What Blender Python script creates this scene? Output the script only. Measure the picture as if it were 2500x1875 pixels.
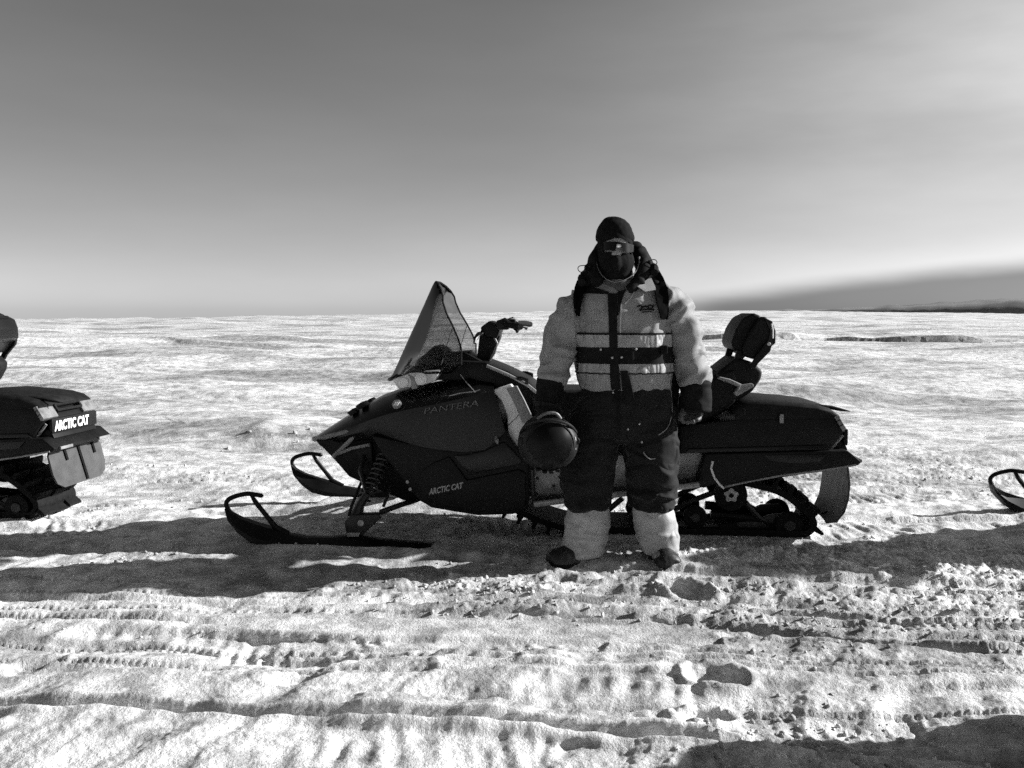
import bpy, bmesh, math, random
import numpy as np
from mathutils import Vector, Matrix
from mathutils.bvhtree import BVHTree

for _o in list(bpy.data.objects):
    bpy.data.objects.remove(_o, do_unlink=True)
SC = bpy.context.scene
COL = SC.collection
R = math.radians

# ------------------------------------------------------------------ camera
FPX, CX, CY, HORIZON = 2144.0, 1250.0, 937.5, 755.0     # measured in the 2500 px wide photograph
EYE = 1.28
PITCH = math.atan((CY - HORIZON) / FPX)
cam_d = bpy.data.cameras.new('camera')
cam = bpy.data.objects.new('camera', cam_d); COL.objects.link(cam)
cam.location = (0, 0, EYE)
cam.rotation_euler = (math.pi / 2 - PITCH, 0, 0)
cam_d.sensor_width = 36.0
cam_d.lens = 36.0 * FPX / 2500.0
cam_d.clip_start = 0.05
cam_d.clip_end = 30000
SC.camera = cam

# ------------------------------------------------------------------ light
SUN_AZ, SUN_EL = R(81), R(24)          # azimuth clockwise from the view direction (+Y), elevation
EXPOSURE = 0.98
sdir = Vector((math.sin(SUN_AZ) * math.cos(SUN_EL), math.cos(SUN_AZ) * math.cos(SUN_EL), math.sin(SUN_EL)))
sun_d = bpy.data.lights.new('sun', 'SUN'); sun_d.energy = 5.0; sun_d.angle = R(0.6); sun_d.color = (1, 1, 1)
sun = bpy.data.objects.new('sun', sun_d); COL.objects.link(sun)
sun.rotation_euler = sdir.to_track_quat('Z', 'Y').to_euler()
sun.location = (20, 5, 12)

world = bpy.data.worlds.new('World'); SC.world = world; world.use_nodes = True
nt = world.node_tree; nt.nodes.clear()
def wn(t, **k):
    n = nt.nodes.new(t)
    for a, b in k.items(): setattr(n, a, b)
    return n
def wmath(op, a, b=None, clamp=False):
    n = wn('ShaderNodeMath', operation=op, use_clamp=clamp)
    for i, v in enumerate((a, b)):
        if v is None: continue
        if isinstance(v, (int, float)): n.inputs[i].default_value = v
        else: nt.links.new(v, n.inputs[i])
    return n.outputs[0]
sky = wn('ShaderNodeTexSky', sky_type='NISHITA', sun_disc=False)
sky.sun_elevation = SUN_EL; sky.sun_rotation = SUN_AZ
sky.altitude = 1300; sky.air_density = 1.0; sky.dust_density = 1.4; sky.ozone_density = 1.0
sep = wn('ShaderNodeSeparateColor'); nt.links.new(sky.outputs[0], sep.inputs[0])
# black and white picture taken through a red filter: the red channel of the sky, grey
lum = sep.outputs[0]
# thin bright high cloud toward the sun, and a low dark bank of haze along the horizon on the sun's side
geo = wn('ShaderNodeTexCoord'); sxyz = wn('ShaderNodeSeparateXYZ'); nt.links.new(geo.outputs['Generated'], sxyz.inputs[0])
gx, gy, gz = sxyz.outputs
az = wmath('ARCTAN2', gx, gy)                              # 0 = view direction, + to the right
mp = wn('ShaderNodeMapping'); mp.inputs['Scale'].default_value = (2.2, 2.2, 9.0); mp.inputs['Rotation'].default_value = (0.10, 0.12, 0)
nt.links.new(geo.outputs['Generated'], mp.inputs[0])
nz = wn('ShaderNodeTexNoise'); nz.inputs['Scale'].default_value = 1.6; nz.inputs['Detail'].default_value = 5; nz.inputs['Roughness'].default_value = 0.5
nt.links.new(mp.outputs[0], nz.inputs['Vector'])
def wramp(v, a, b):
    n = wn('ShaderNodeMapRange', interpolation_type='SMOOTHSTEP'); n.inputs['From Min'].default_value = a; n.inputs['From Max'].default_value = b
    nt.links.new(v, n.inputs['Value']); return n.outputs[0]
# veil of thin cloud
veil = wmath('MULTIPLY', wmath('MULTIPLY', wmath('MULTIPLY', wramp(az, -0.05, 0.75), wramp(nz.outputs[0], -0.35, 1.05)), wramp(gz, 0.62, 0.20)), wramp(az, 3.0, 2.2))
veil = wmath('MULTIPLY', veil, wmath('ADD', wmath('MULTIPLY', wramp(gz, 0.06, 0.28), 0.85), 0.15))
lum = wmath('ADD', wmath('MULTIPLY', lum, wmath('ADD', wmath('MULTIPLY', veil, 1.2), 1.0)), wmath('MULTIPLY', veil, 1.25))
lum = wmath('MULTIPLY', lum, wmath('ADD', wmath('MULTIPLY', wmath('SUBTRACT', nz.outputs[0], 0.5), 0.22), 1.0))     # faint wisps
# low bank : elevation below a line that climbs to the right, then stays
top = wmath('ADD', wmath('MULTIPLY', wmath('MINIMUM', wmath('SUBTRACT', az, 0.10), 0.55), 0.105), wmath('MULTIPLY', wmath('SUBTRACT', nz.outputs[0], 0.5), 0.03))
below = wn('ShaderNodeMapRange', interpolation_type='SMOOTHSTEP')
nt.links.new(wmath('SUBTRACT', top, gz), below.inputs['Value']); below.inputs['From Min'].default_value = -0.012; below.inputs['From Max'].default_value = 0.016
bank = wmath('MULTIPLY', wmath('MULTIPLY', below.outputs[0], wramp(az, 0.08, 0.25)), wramp(az, 2.6, 1.6))
lum = wmath('MULTIPLY', lum, wmath('SUBTRACT', 1.0, wmath('MULTIPLY', bank, 0.70)))
bg = wn('ShaderNodeBackground'); bg.inputs['Strength'].default_value = 0.062
comb = wn('ShaderNodeCombineColor')
for i in range(3): nt.links.new(lum, comb.inputs[i])
nt.links.new(comb.outputs[0], bg.inputs['Color'])
wo = wn('ShaderNodeOutputWorld'); nt.links.new(bg.outputs[0], wo.inputs['Surface'])

SC.view_settings.view_transform = 'Standard'; SC.view_settings.look = 'None'
SC.view_settings.exposure = EXPOSURE; SC.view_settings.gamma = 1.0; SC.view_settings.use_curve_mapping = False
SC.render.engine = 'CYCLES'
SC.cycles.max_bounces = 6; SC.cycles.diffuse_bounces = 3; SC.cycles.glossy_bounces = 3
SC.cycles.transparent_max_bounces = 12; SC.cycles.transmission_bounces = 4
SC.cycles.caustics_reflective = False; SC.cycles.caustics_refractive = False
SC.cycles.use_denoising = False
SC.cycles.use_adaptive_sampling = True; SC.cycles.adaptive_threshold = 0.02; SC.cycles.adaptive_min_samples = 24      # leaves a little grain, as in the photograph

# ------------------------------------------------------------------ measuring helpers
_cp, _sp = math.cos(PITCH), math.sin(PITCH)
def ray(px, py):
    u = (px - CX) / FPX; v = (CY - py) / FPX
    return Vector((u, _cp + v * _sp, -_sp + v * _cp))
def on_ground(px, py, z=0.0):
    d = ray(px, py); t = (z - EYE) / d.z
    return Vector((d.x * t, d.y * t, z))
def at_depth(px, py, Y):
    d = ray(px, py); t = Y / d.y
    return Vector((d.x * t, Y, EYE + d.z * t))

# ------------------------------------------------------------------ numpy noise
_rng = np.random.default_rng(7)
_PERM = _rng.permutation(4096).astype(np.int64)
_G2 = (lambda a: np.stack([np.cos(a), np.sin(a)], 1))(_rng.random(4096) * 2 * np.pi)
_g = _rng.normal(size=(4096, 3)); _G3 = _g / np.linalg.norm(_g, axis=1)[:, None]
def _h(*c):
    r = np.zeros_like(c[0])
    for a in c: r = _PERM[(r + a) & 4095]
    return r
def perlin2(x, y, seed=0):
    x = np.asarray(x, float) + seed * 17.13; y = np.asarray(y, float) + seed * 9.71
    ix = np.floor(x).astype(np.int64); iy = np.floor(y).astype(np.int64)
    fx = x - ix; fy = y - iy
    ux = fx * fx * fx * (fx * (fx * 6 - 15) + 10); uy = fy * fy * fy * (fy * (fy * 6 - 15) + 10)
    def c(dx, dy):
        g = _G2[_h(ix + dx, iy + dy)]
        return g[..., 0] * (fx - dx) + g[..., 1] * (fy - dy)
    a = c(0, 0); b = c(1, 0); e = c(0, 1); f = c(1, 1)
    return ((a + (b - a) * ux) * (1 - uy) + (e + (f - e) * ux) * uy) * 1.5
def perlin3(p, seed=0):
    p = np.asarray(p, float) + seed * np.array([13.7, 5.3, 8.9])
    i = np.floor(p).astype(np.int64); f = p - i
    u = f * f * f * (f * (f * 6 - 15) + 10)
    def c(dx, dy, dz):
        g = _G3[_h(i[:, 0] + dx, i[:, 1] + dy, i[:, 2] + dz)]
        return g[:, 0] * (f[:, 0] - dx) + g[:, 1] * (f[:, 1] - dy) + g[:, 2] * (f[:, 2] - dz)
    L = lambda a, b, t: a + (b - a) * t
    x0 = L(L(c(0,0,0), c(1,0,0), u[:, 0]), L(c(0,1,0), c(1,1,0), u[:, 0]), u[:, 1])
    x1 = L(L(c(0,0,1), c(1,0,1), u[:, 0]), L(c(0,1,1), c(1,1,1), u[:, 0]), u[:, 1])
    return L(x0, x1, u[:, 2]) * 1.5
def sstep(a, b, x):
    t = np.clip((x - a) / (b - a), 0, 1); return t * t * (3 - 2 * t)

# ------------------------------------------------------------------ materials (all grey: a black and white picture)
def material(name, grey, rough=0.5, metal=0.0, spec=0.5, noise=None, bump=None, coat=0.0, sheen=0.0, crease=None):
    """noise = (scale, amount) grey variation; bump = (scale, strength, distance)"""
    m = bpy.data.materials.new(name); m.use_nodes = True
    t = m.node_tree; b = t.nodes['Principled BSDF']
    b.inputs['Base Color'].default_value = (grey, grey, grey, 1)
    b.inputs['Roughness'].default_value = rough; b.inputs['Metallic'].default_value = metal
    b.inputs['Specular IOR Level'].default_value = spec
    b.inputs['Coat Weight'].default_value = coat; b.inputs['Coat Roughness'].default_value = 0.12
    b.inputs['Sheen Weight'].default_value = sheen
    tc = t.nodes.new('ShaderNodeTexCoord')
    if noise:
        n = t.nodes.new('ShaderNodeTexNoise'); n.inputs['Scale'].default_value = noise[0]; n.inputs['Detail'].default_value = 6
        t.links.new(tc.outputs['Object'], n.inputs['Vector'])
        r = t.nodes.new('ShaderNodeMapRange'); r.inputs['From Min'].default_value = 0.3; r.inputs['From Max'].default_value = 0.7
        r.inputs['To Min'].default_value = grey * (1 - noise[1]); r.inputs['To Max'].default_value = min(0.95, grey * (1 + noise[1]))
        t.links.new(n.outputs[0], r.inputs['Value'])
        c = t.nodes.new('ShaderNodeCombineColor')
        for i in range(3): t.links.new(r.outputs[0], c.inputs[i])
        t.links.new(c.outputs[0], b.inputs['Base Color'])
        r2 = t.nodes.new('ShaderNodeMapRange'); r2.inputs['To Min'].default_value = max(0.05, rough - 0.12); r2.inputs['To Max'].default_value = min(1, rough + 0.12)
        t.links.new(n.outputs[0], r2.inputs['Value']); t.links.new(r2.outputs[0], b.inputs['Roughness'])
    if bump:
        n = t.nodes.new('ShaderNodeTexNoise'); n.inputs['Scale'].default_value = bump[0]; n.inputs['Detail'].default_value = 5
        t.links.new(tc.outputs['Object'], n.inputs['Vector'])
        bp = t.nodes.new('ShaderNodeBump'); bp.inputs['Strength'].default_value = bump[1]; bp.inputs['Distance'].default_value = bump[2]
        t.links.new(n.outputs[0], bp.inputs['Height']); t.links.new(bp.outputs[0], b.inputs['Normal'])
    if crease:      # (scale, stretch xyz, strength, distance): sharp folded ridges in cloth
        mp = t.nodes.new('ShaderNodeMapping'); mp.inputs['Scale'].default_value = crease[1]; t.links.new(tc.outputs['Object'], mp.inputs[0])
        n2 = t.nodes.new('ShaderNodeTexNoise'); n2.inputs['Scale'].default_value = crease[0]; n2.inputs['Detail'].default_value = 1.0; n2.inputs['Distortion'].default_value = 0.6
        t.links.new(mp.outputs[0], n2.inputs['Vector'])
        prev = n2.outputs[0]
        for op, val in (('SUBTRACT', 0.5), ('ABSOLUTE', None), ('MULTIPLY', 5.0), ('MINIMUM', 1.0)):
            q = t.nodes.new('ShaderNodeMath'); q.operation = op; t.links.new(prev, q.inputs[0])
            if val is not None: q.inputs[1].default_value = val
            prev = q.outputs[0]
        bp2 = t.nodes.new('ShaderNodeBump'); bp2.inputs['Strength'].default_value = crease[2]; bp2.inputs['Distance'].default_value = crease[3]
        t.links.new(prev, bp2.inputs['Height'])
        if bump: t.links.new(bp.outputs[0], bp2.inputs['Normal'])
        t.links.new(bp2.outputs[0], b.inputs['Normal'])
    return m

def tag(o, label=None, cat=None, group=None, kind=None):
    for k, v in (('label', label), ('category', cat), ('group', group), ('kind', kind)):
        if v: o[k] = v
    return o

# ------------------------------------------------------------------ the snow field: one sheet, polar grid, dense where the detail is
def snow_material():
    m = bpy.data.materials.new('snow'); m.use_nodes = True
    t = m.node_tree; b = t.nodes['Principled BSDF']
    N = lambda k: t.nodes.new(k)
    g = N('ShaderNodeNewGeometry')
    def noise(scale, detail=6, rough=0.55, stretch=(1, 1, 1)):
        mp = N('ShaderNodeMapping'); mp.inputs['Scale'].default_value = stretch; t.links.new(g.outputs['Position'], mp.inputs[0])
        n = N('ShaderNodeTexNoise'); n.inputs['Scale'].default_value = scale; n.inputs['Detail'].default_value = detail; n.inputs['Roughness'].default_value = rough
        t.links.new(mp.outputs[0], n.inputs['Vector']); return n.outputs[0]
    def rng(v, a, b_, lo, hi):
        r = N('ShaderNodeMapRange'); r.interpolation_type = 'SMOOTHSTEP'
        for k, x in (('From Min', a), ('From Max', b_), ('To Min', lo), ('To Max', hi)): r.inputs[k].default_value = x
        t.links.new(v, r.inputs['Value']); return r.outputs[0]
    def mul(a, c):
        n = N('ShaderNodeMath'); n.operation = 'MULTIPLY'; t.links.new(a, n.inputs[0]); t.links.new(c, n.inputs[1]); return n.outputs[0]
    # old, wind-scoured snow: dirty grey patches and icy streaks in wide, drawn-out shapes, with finer grit in it
    big = rng(noise(0.12, 5, 0.6, (0.5, 1.0, 1)), 0.36, 0.60, 0.88, 1.0)
    mid = rng(noise(1.6, 7, 0.65, (0.6, 1.0, 1)), 0.34, 0.58, 0.80, 1.0)
    fine = rng(noise(6, 7, 0.72), 0.37, 0.60, 0.48, 1.0)
    patch = rng(noise(0.42, 6, 0.68, (0.35, 1.0, 1)), 0.47, 0.61, 1.0, 0.50)
    alb = mul(mul(mul(big, mid), fine), patch)
    sc = N('ShaderNodeMath'); sc.operation = 'MULTIPLY'; sc.inputs[1].default_value = 0.90; t.links.new(alb, sc.inputs[0])
    c = N('ShaderNodeCombineColor')
    for i in range(3): t.links.new(sc.outputs[0], c.inputs[i])
    t.links.new(c.outputs[0], b.inputs['Base Color'])
    b.inputs['Roughness'].default_value = 0.55; b.inputs['Specular IOR Level'].default_value = 0.35
    b1 = N('ShaderNodeBump'); b1.inputs['Strength'].default_value = 0.7; b1.inputs['Distance'].default_value = 0.012
    t.links.new(noise(95, 4, 0.7), b1.inputs['Height'])
    b2 = N('ShaderNodeBump'); b2.inputs['Strength'].default_value = 0.55; b2.inputs['Distance'].default_value = 0.05
    t.links.new(noise(7, 7, 0.62, (0.7, 1, 1)), b2.inputs['Height']); t.links.new(b1.outputs[0], b2.inputs['Normal'])
    t.links.new(b2.outputs[0], b.inputs['Normal'])
    return m
SNOW = snow_material()

def px_line(pts):
    return [on_ground(x, y).to_2d() for x, y in pts]
def dist_line(X, Y, line):
    """distance across a polyline (signed: + = beyond it) and run along it"""
    best = np.full(X.shape, 1e9); run = np.zeros(X.shape); sgn = np.zeros(X.shape); acc = 0.0
    for a, b in zip(line[:-1], line[1:]):
        d = b - a; L = d.length; d = d / L
        rx, ry = X - a.x, Y - a.y
        s = np.clip(rx * d.x + ry * d.y, 0, L)
        ex, ey = rx - s * d.x, ry - s * d.y
        q = np.hypot(ex, ey); k = q < best
        best[k] = q[k]; run[k] = acc + s[k]; sgn[k] = np.where(d.x * ry - d.y * rx > 0, 1, -1)[k]
        acc += L
    return best * sgn, run

GROOVES = [  # (pixel polyline in the photograph, half width, depth, raised lip)
    ([(-300, 1500), (0, 1508), (620, 1512), (1240, 1500), (1760, 1520), (2500, 1592), (2900, 1610)], 0.035, 0.04, 0.008),
    ([(-300, 1455), (0, 1462), (700, 1470), (1250, 1468), (1760, 1482), (2500, 1530), (2800, 1545)], 0.040, 0.025, 0.012),
    ([(-300, 1712), (0, 1720), (350, 1728), (680, 1742), (1240, 1756), (1700, 1792), (2500, 1850)], 0.035, 0.045, 0.018),
    ([(1100, 1620), (1560, 1650), (2000, 1675), (2500, 1690)], 0.045, 0.020, 0.010),
    ([(-200, 1640), (400, 1625), (820, 1600), (1250, 1610)], 0.05, 0.020, 0.012),
    ([(500, 1246), (900, 1250), (1250, 1262), (2300, 1270), (2700, 1275)], 0.06, 0.03, 0.015),
    ([(-200, 1210), (300, 1200), (1000, 1196), (2500, 1180)], 0.06, 0.025, 0.015),
    ([(-200, 1325), (400, 1345), (1100, 1352), (1500, 1395), (2500, 1440)], 0.07, 0.03, 0.02),
    ([(1350, 1440), (1900, 1470), (2500, 1500)], 0.05, 0.025, 0.015),
    ([(1700, 1530), (2100, 1545), (2500, 1560)], 0.04, 0.02, 0.01),
    # thin runner lines
    ([(900, 1405), (1500, 1422), (2100, 1440), (2700, 1462)], 0.014, 0.022, 0.002),
    ([(1300, 1462), (1900, 1494), (2400, 1512), (2700, 1522)], 0.018, 0.026, 0.002),
    ([(1300, 1540), (1900, 1556), (2400, 1574), (2700, 1586)], 0.016, 0.024, 0.002),
    ([(1500, 1600), (2000, 1618), (2700, 1650)], 0.016, 0.020, 0.002),
    ([(900, 1700), (1700, 1716), (2700, 1760)], 0.016, 0.018, 0.002),
    ([(-200, 1610), (500, 1620), (1200, 1640)], 0.016, 0.018, 0.002),
    ([(-200, 1420), (500, 1432), (1200, 1446), (1900, 1462), (2700, 1490)], 0.016, 0.020, 0.002),
    ([(-200, 1448), (600, 1456), (1300, 1462), (2000, 1482), (2700, 1512)], 0.014, 0.018, 0.002),
    ([(-200, 1484), (500, 1490), (1000, 1494), (1700, 1502), (2700, 1540)], 0.016, 0.022, 0.002),
    ([(300, 1560), (900, 1574), (1500, 1584), (2700, 1640)], 0.016, 0.022, 0.002),
    ([(-200, 1560), (400, 1572), (1000, 1596), (1700, 1622), (2700, 1660)], 0.014, 0.016, 0.002),
    ([(1200, 1500), (1800, 1512), (2300, 1528), (2700, 1548)], 0.016, 0.022, 0.002),
    ([(-200, 1236), (600, 1228), (1300, 1222), (2600, 1210)], 0.020, 0.020, 0.002),
    ([(-200, 1180), (600, 1172), (1300, 1170), (2600, 1150)], 0.020, 0.020, 0.002),
    ([(-200, 1300), (500, 1310), (1000, 1318)], 0.016, 0.020, 0.002),
    ([(1900, 1330), (2200, 1345), (2700, 1360)], 0.018, 0.022, 0.002),
]
TRACKS = [   # caterpillar belts: polyline, half width, rib period, rib height
    ([(-400, 1590), (300, 1600), (900, 1640), (1500, 1680), (2100, 1760)], 0.20, 0.075, 0.010),
    ([(-300, 1800), (500, 1830), (1300, 1860), (2200, 1990)], 0.20, 0.085, 0.010),
    ([(-300, 1290), (700, 1275), (1500, 1290), (2000, 1290), (2900, 1265)], 0.20, 0.070, 0.014),
    ([(200, 1560), (800, 1565), (1400, 1560)], 0.14, 0.07, 0.007),
    ([(2000, 1215), (2300, 1205), (2800, 1195)], 0.20, 0.08, 0.016),
]
PITS = [     # footprints: pixel, half length, half width, turn, depth
    (1530, 1407, 0.16, 0.060, 0.1, 0.065), (1675, 1437, 0.075, 0.11, 1.0, 0.075), (1368, 1415, 0.07, 0.05, 0.6, 0.04),
    (1748, 1648, 0.070, 0.095, 1.2, 0.06), (1718, 1728, 0.085, 0.045, 0.15, 0.05), (2215, 1408, 0.10, 0.045, 0.0, 0.04),
    (720, 1648, 0.10, 0.05, 0.2, 0.03), (85, 1615, 0.09, 0.05, 0.5, 0.03), (1820, 1545, 0.10, 0.035, 0.1, 0.03),
]
def height(X, Y):
    D = np.hypot(X, Y); az = np.arctan2(X, Y)
    # the large shape: a broad dome of ice, its skyline a little lower on the left
    slope = np.interp(az, [-3.2, -0.56, -0.3, -0.05, 0.15, 0.30, 0.55, 1.2, 3.2], [-.006, -.0085, -.0055, -.0005, .0025, .0022, -.0008, -.006, -.006])
    h = slope * np.clip(D - 12, 0, None) * sstep(12, 90, D)
    h = h - np.clip(D - 320, 0, None) * 0.09
    k = np.nonzero((D > 6) & (D < 700))[0]; x, y, d_, a_ = X[k], Y[k], D[k], az[k]
    g = sstep(9, 40, d_) * (0.55 * perlin2(x / 38, y / 22, 1) + 0.26 * perlin2(x / 15, y / 8, 2)) * (0.35 + 0.65 * sstep(0.3, -0.5, a_))
    g += sstep(6, 14, d_) * 0.21 * perlin2(x / 5.5, y / 3.2, 3)
    g += sstep(40, 120, d_) * 0.5 * np.abs(perlin2(x / 16, y / 30, 14)) * sstep(0.25, -0.3, a_)
    h[k] += g
    # a low scarp on the right, and drifts in the middle distance on the left
    front = np.abs(az) < 0.75
    def scarp(px, w, hgt, soft, fade=0.25):
        line = px_line(px); ys = [p.y for p in line]; xs = [p.x for p in line]
        k = np.nonzero(front & (Y > min(ys) - 2 * w) & (Y < max(ys) + soft + w) & (X > min(xs) - soft) & (X < max(xs) + soft))[0]
        if not len(k): return
        x, y = X[k], Y[k]
        d, s = dist_line(x, y, line); L = sum((b - a).length for a, b in zip(line[:-1], line[1:]))
        prof = sstep(0, 1, (d + w * (1 + 0.6 * perlin2(x / 1.3, y / 1.3, 41))) / w) * sstep(soft, 0, d)
        end = sstep(0, fade, s / L) * sstep(1, 0.75, s / L)
        h[k] += np.where(np.abs(d) < soft + w, prof * end * hgt * (0.75 + 0.5 * perlin2(x / 2, y / 2, 42)), 0)
    for a in SCARPS: scarp(*a)
    k = np.nonzero((D < 60) & (np.abs(az) < 0.95))[0]; x, y, d_ = X[k], Y[k], D[k]
    h[k] += (0.030 + 0.060 * sstep(5.5, 8, d_)) * perlin2(x / 1.9, y / 0.85, 5) * sstep(60, 12, d_) + 0.020 * perlin2(x / 0.6 + y, y / 0.33, 6) * sstep(40, 6, d_)
    k = np.nonzero((D < 13) & (np.abs(az) < 0.85) & (D > 0.8))[0]
    h[k] = near_field(X[k], Y[k], D[k], h[k])
    return h

SCARPS = [([(1400, 822), (1690, 825), (1850, 829), (2020, 830), (2200, 836), (2400, 838), (2700, 842)], 0.12, 0.30, 10, 0.1),
          ([(300, 838), (450, 842), (600, 843), (760, 846), (900, 850)], 0.25, 0.15, 9),
          ([(240, 1085), (520, 1078), (700, 1050), (900, 1030)], 0.5, 0.09, 2.2),
          ([(560, 1072), (700, 1075), (860, 1080)], 0.2, 0.05, 0.9),
          ([(1900, 1010), (2200, 1022), (2600, 1018)], 0.5, 0.10, 2.2)]
def near_field(X, Y, D, h):
    smooth = np.ones_like(h); ribs = np.zeros_like(h)
    for n, (line, hw, per, amp) in enumerate(TRACKS):
        d, s = dist_line(X, Y, px_line(line)); k = np.nonzero(np.abs(d) < hw)[0]
        if not len(k): continue
        d, s, x, y = d[k], s[k], X[k], Y[k]
        inside = sstep(hw, hw * 0.85, np.abs(d)); wob = s + 0.03 * perlin2(x / 0.22, y / 0.22, 50 + n)
        keep = sstep(-0.25, 0.25, perlin2(x / 0.8, y / 0.5, 60 + n))
        ribs[k] += inside * amp * keep * (0.5 + 0.5 * np.cos(2 * np.pi * (wob + 0.25 * d) / per)) * (0.55 + 0.9 * perlin2(x / 0.22, y / 0.16, 55))
        h[k] -= inside * 0.03 * keep; smooth[k] *= 1 - 0.55 * inside * keep
    for n, (line, hw, dep, lip) in enumerate(GROOVES):
        d, s = dist_line(X, Y, px_line(line)); k = np.nonzero(np.abs(d) < hw * 3.2)[0]
        if not len(k): continue
        d, s, x, y = d[k], s[k], X[k], Y[k]
        hv = hw * (1 + 0.35 * perlin2(x / 0.9, y / 0.9, 70 + n)); keep = sstep(-0.85, -0.2, perlin2(s / 1.1, np.full_like(s, n * 3.3), 80))
        q = np.abs(d) / hv; g = sstep(1.0, 0.55, q); h[k] -= g * dep * keep * 0.85
        h[k] += 0.45 * lip * keep * np.exp(-((q - 1.35) / 0.35) ** 2) * (0.8 + 0.8 * perlin2(x / 0.30, y / 0.10, 90))
        smooth[k] *= 1 - np.maximum(0.75 * g, 0.45 * sstep(3.0, 1.2, q)) * keep
    # churned crumbs: billowed noise makes rounded clods with sharp creases
    churn = np.clip(0.10 + 0.55 * perlin2(X / 0.9, Y / 0.55, 20) + 0.60 * sstep(-1.2, 0.3, X) * sstep(5.0, 4.5, Y) * sstep(3.3, 3.7, Y) + 0.30 * sstep(0.3, 1.4, X) + 0.25 * sstep(5.5, 6.5, Y), 0.06, 1.0)
    fadeA = sstep(13, 5, D)
    b1 = 1 - np.abs(perlin2(X / 0.105, Y / 0.105, 21)) * 2; b2 = 1 - np.abs(perlin2(X / 0.048 + 3, Y / 0.048, 22)) * 2
    b3 = perlin2(X / 0.022, Y / 0.022, 23); big = np.abs(perlin2(X / 0.20 + 7, Y / 0.16, 24))
    # wind- and track-torn relief, drawn out on a slant
    U, V = X * 0.42 + Y * 0.91, -X * 0.91 + Y * 0.42
    tear = perlin2(U / 0.42, V / 0.15, 26) + 0.45 * perlin2(U / 0.20, V / 0.065, 27)
    h += (0.35 + 0.65 * smooth) * sstep(9, 4.5, D) * (0.018 * tear + 0.008 * (1 - 2 * np.abs(perlin2(U / 0.5 + 5, V / 0.22, 28))))
    h += smooth * churn * fadeA * ((0.003 + 0.015 * churn) * big - 0.006 * b1 - 0.008 * b2 + 0.008 * b3) + (0.3 + 0.7 * smooth) * sstep(7, 3.5, D) * 0.0022 * perlin2(X / 0.02, Y / 0.02, 29)
    h += ribs * sstep(13, 8, D)
    # the polished strip in front of the person
    line = px_line([(380, 1502), (900, 1524), (1300, 1532), (1760, 1556)]); L = sum((b - a).length for a, b in zip(line[:-1], line[1:]))
    d, s = dist_line(X, Y, line)
    st = sstep(0.115, 0.095, np.abs(d + 0.008 * perlin2(X / 0.1, Y / 0.1, 33))) * sstep(0, 0.5, s) * (s < L - 1e-6)
    h = h * (1 - st) + st * (0.004 * perlin2(X / 0.9, Y / 0.05, 34) - 0.006 + 0.25 * d * 0.12)
    for px, py, a, b, th, dep in PITS:
        c = on_ground(px, py); dx, dy = X - c.x, Y - c.y
        k = np.nonzero((np.abs(dx) < 0.4) & (np.abs(dy) < 0.4))[0]
        if not len(k): continue
        wx = dx[k] + 0.010 * perlin2(X[k] / 0.05, Y[k] / 0.05, 31); wy = dy[k] + 0.010 * perlin2(X[k] / 0.05, Y[k] / 0.05, 32)
        u = (wx * math.cos(th) + wy * math.sin(th)) / a; v = (-wx * math.sin(th) + wy * math.cos(th)) / b
        q = np.hypot(u, v)
        h[k] += -dep * sstep(1.25, 0.55, q) + 0.22 * dep * np.exp(-((q - 1.35) / 0.22) ** 2)
    return h

def flatten(X, Y, h):
    """the snow is pressed to level zero under skis, belts and boots"""
    for (cx, cy, ux, uy, a, b, z, soft) in PRESSED:
        K = np.nonzero((np.abs(X - cx) < a + b + soft) & (np.abs(Y - cy) < a + b + soft))[0]
        if not len(K): continue
        dx, dy = X[K] - cx, Y[K] - cy
        u = np.abs(dx * ux + dy * uy) - a; v = np.abs(-dx * uy + dy * ux) - b
        d = np.maximum(u, v)
        k = sstep(soft, 0, d)
        h[K] = h[K] * (1 - k) + np.minimum(h[K], z) * k * 0.25 + z * k * 0.75
    return h
def build_ground():
    th = np.concatenate([np.linspace(-180, -42, 60)[:-1], np.linspace(-42, 42, 1050), np.linspace(42, 180, 60)[1:]]) * np.pi / 180
    rs = [np.linspace(0.15, 1.9, 22)[:-1]]
    def geo_(a, b, q): n = int(math.log(b / a) / q); return np.geomspace(a, b, n + 1)[:-1]
    rs += [geo_(1.9, 9, 0.0036), geo_(9, 30, 0.006), geo_(30, 50, 0.004), geo_(50, 60, 0.008), geo_(60, 330, 0.014), np.geomspace(330, 6000, 24)]
    r = np.concatenate(rs); n, m = len(r), len(th)
    RR, TT = np.meshgrid(r, th, indexing='ij')
    X = RR * np.sin(TT); Y = RR * np.cos(TT)
    H = height(X.ravel(), Y.ravel())
    H = flatten(X.ravel(), Y.ravel(), H)
    v = np.stack([X.ravel(), Y.ravel(), H], 1)
    i = np.arange(n - 1)[:, None] * m + np.arange(m - 1)[None, :]
    f = np.stack([i, i + m, i + m + 1, i + 1], -1).reshape(-1, 4)
    me = bpy.data.meshes.new('snow_ground')
    me.vertices.add(len(v)); me.vertices.foreach_set('co', v.astype(np.float32).ravel())
    me.loops.add(f.size); me.loops.foreach_set('vertex_index', f[:, ::-1].astype(np.int32).ravel())
    me.polygons.add(len(f)); me.polygons.foreach_set('loop_start', np.arange(len(f), dtype=np.int32) * 4)
    me.update(calc_edges=True); me.validate()
    me.polygons.foreach_set('use_smooth', np.ones(len(f), bool))
    me.materials.append(SNOW)
    o = bpy.data.objects.new('snow_ground', me); COL.objects.link(o)
    tag(o, 'rutted sunlit snow field crossed by tracks', 'snow', kind='structure')
    print('ground quads', len(f))
    return o

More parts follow.
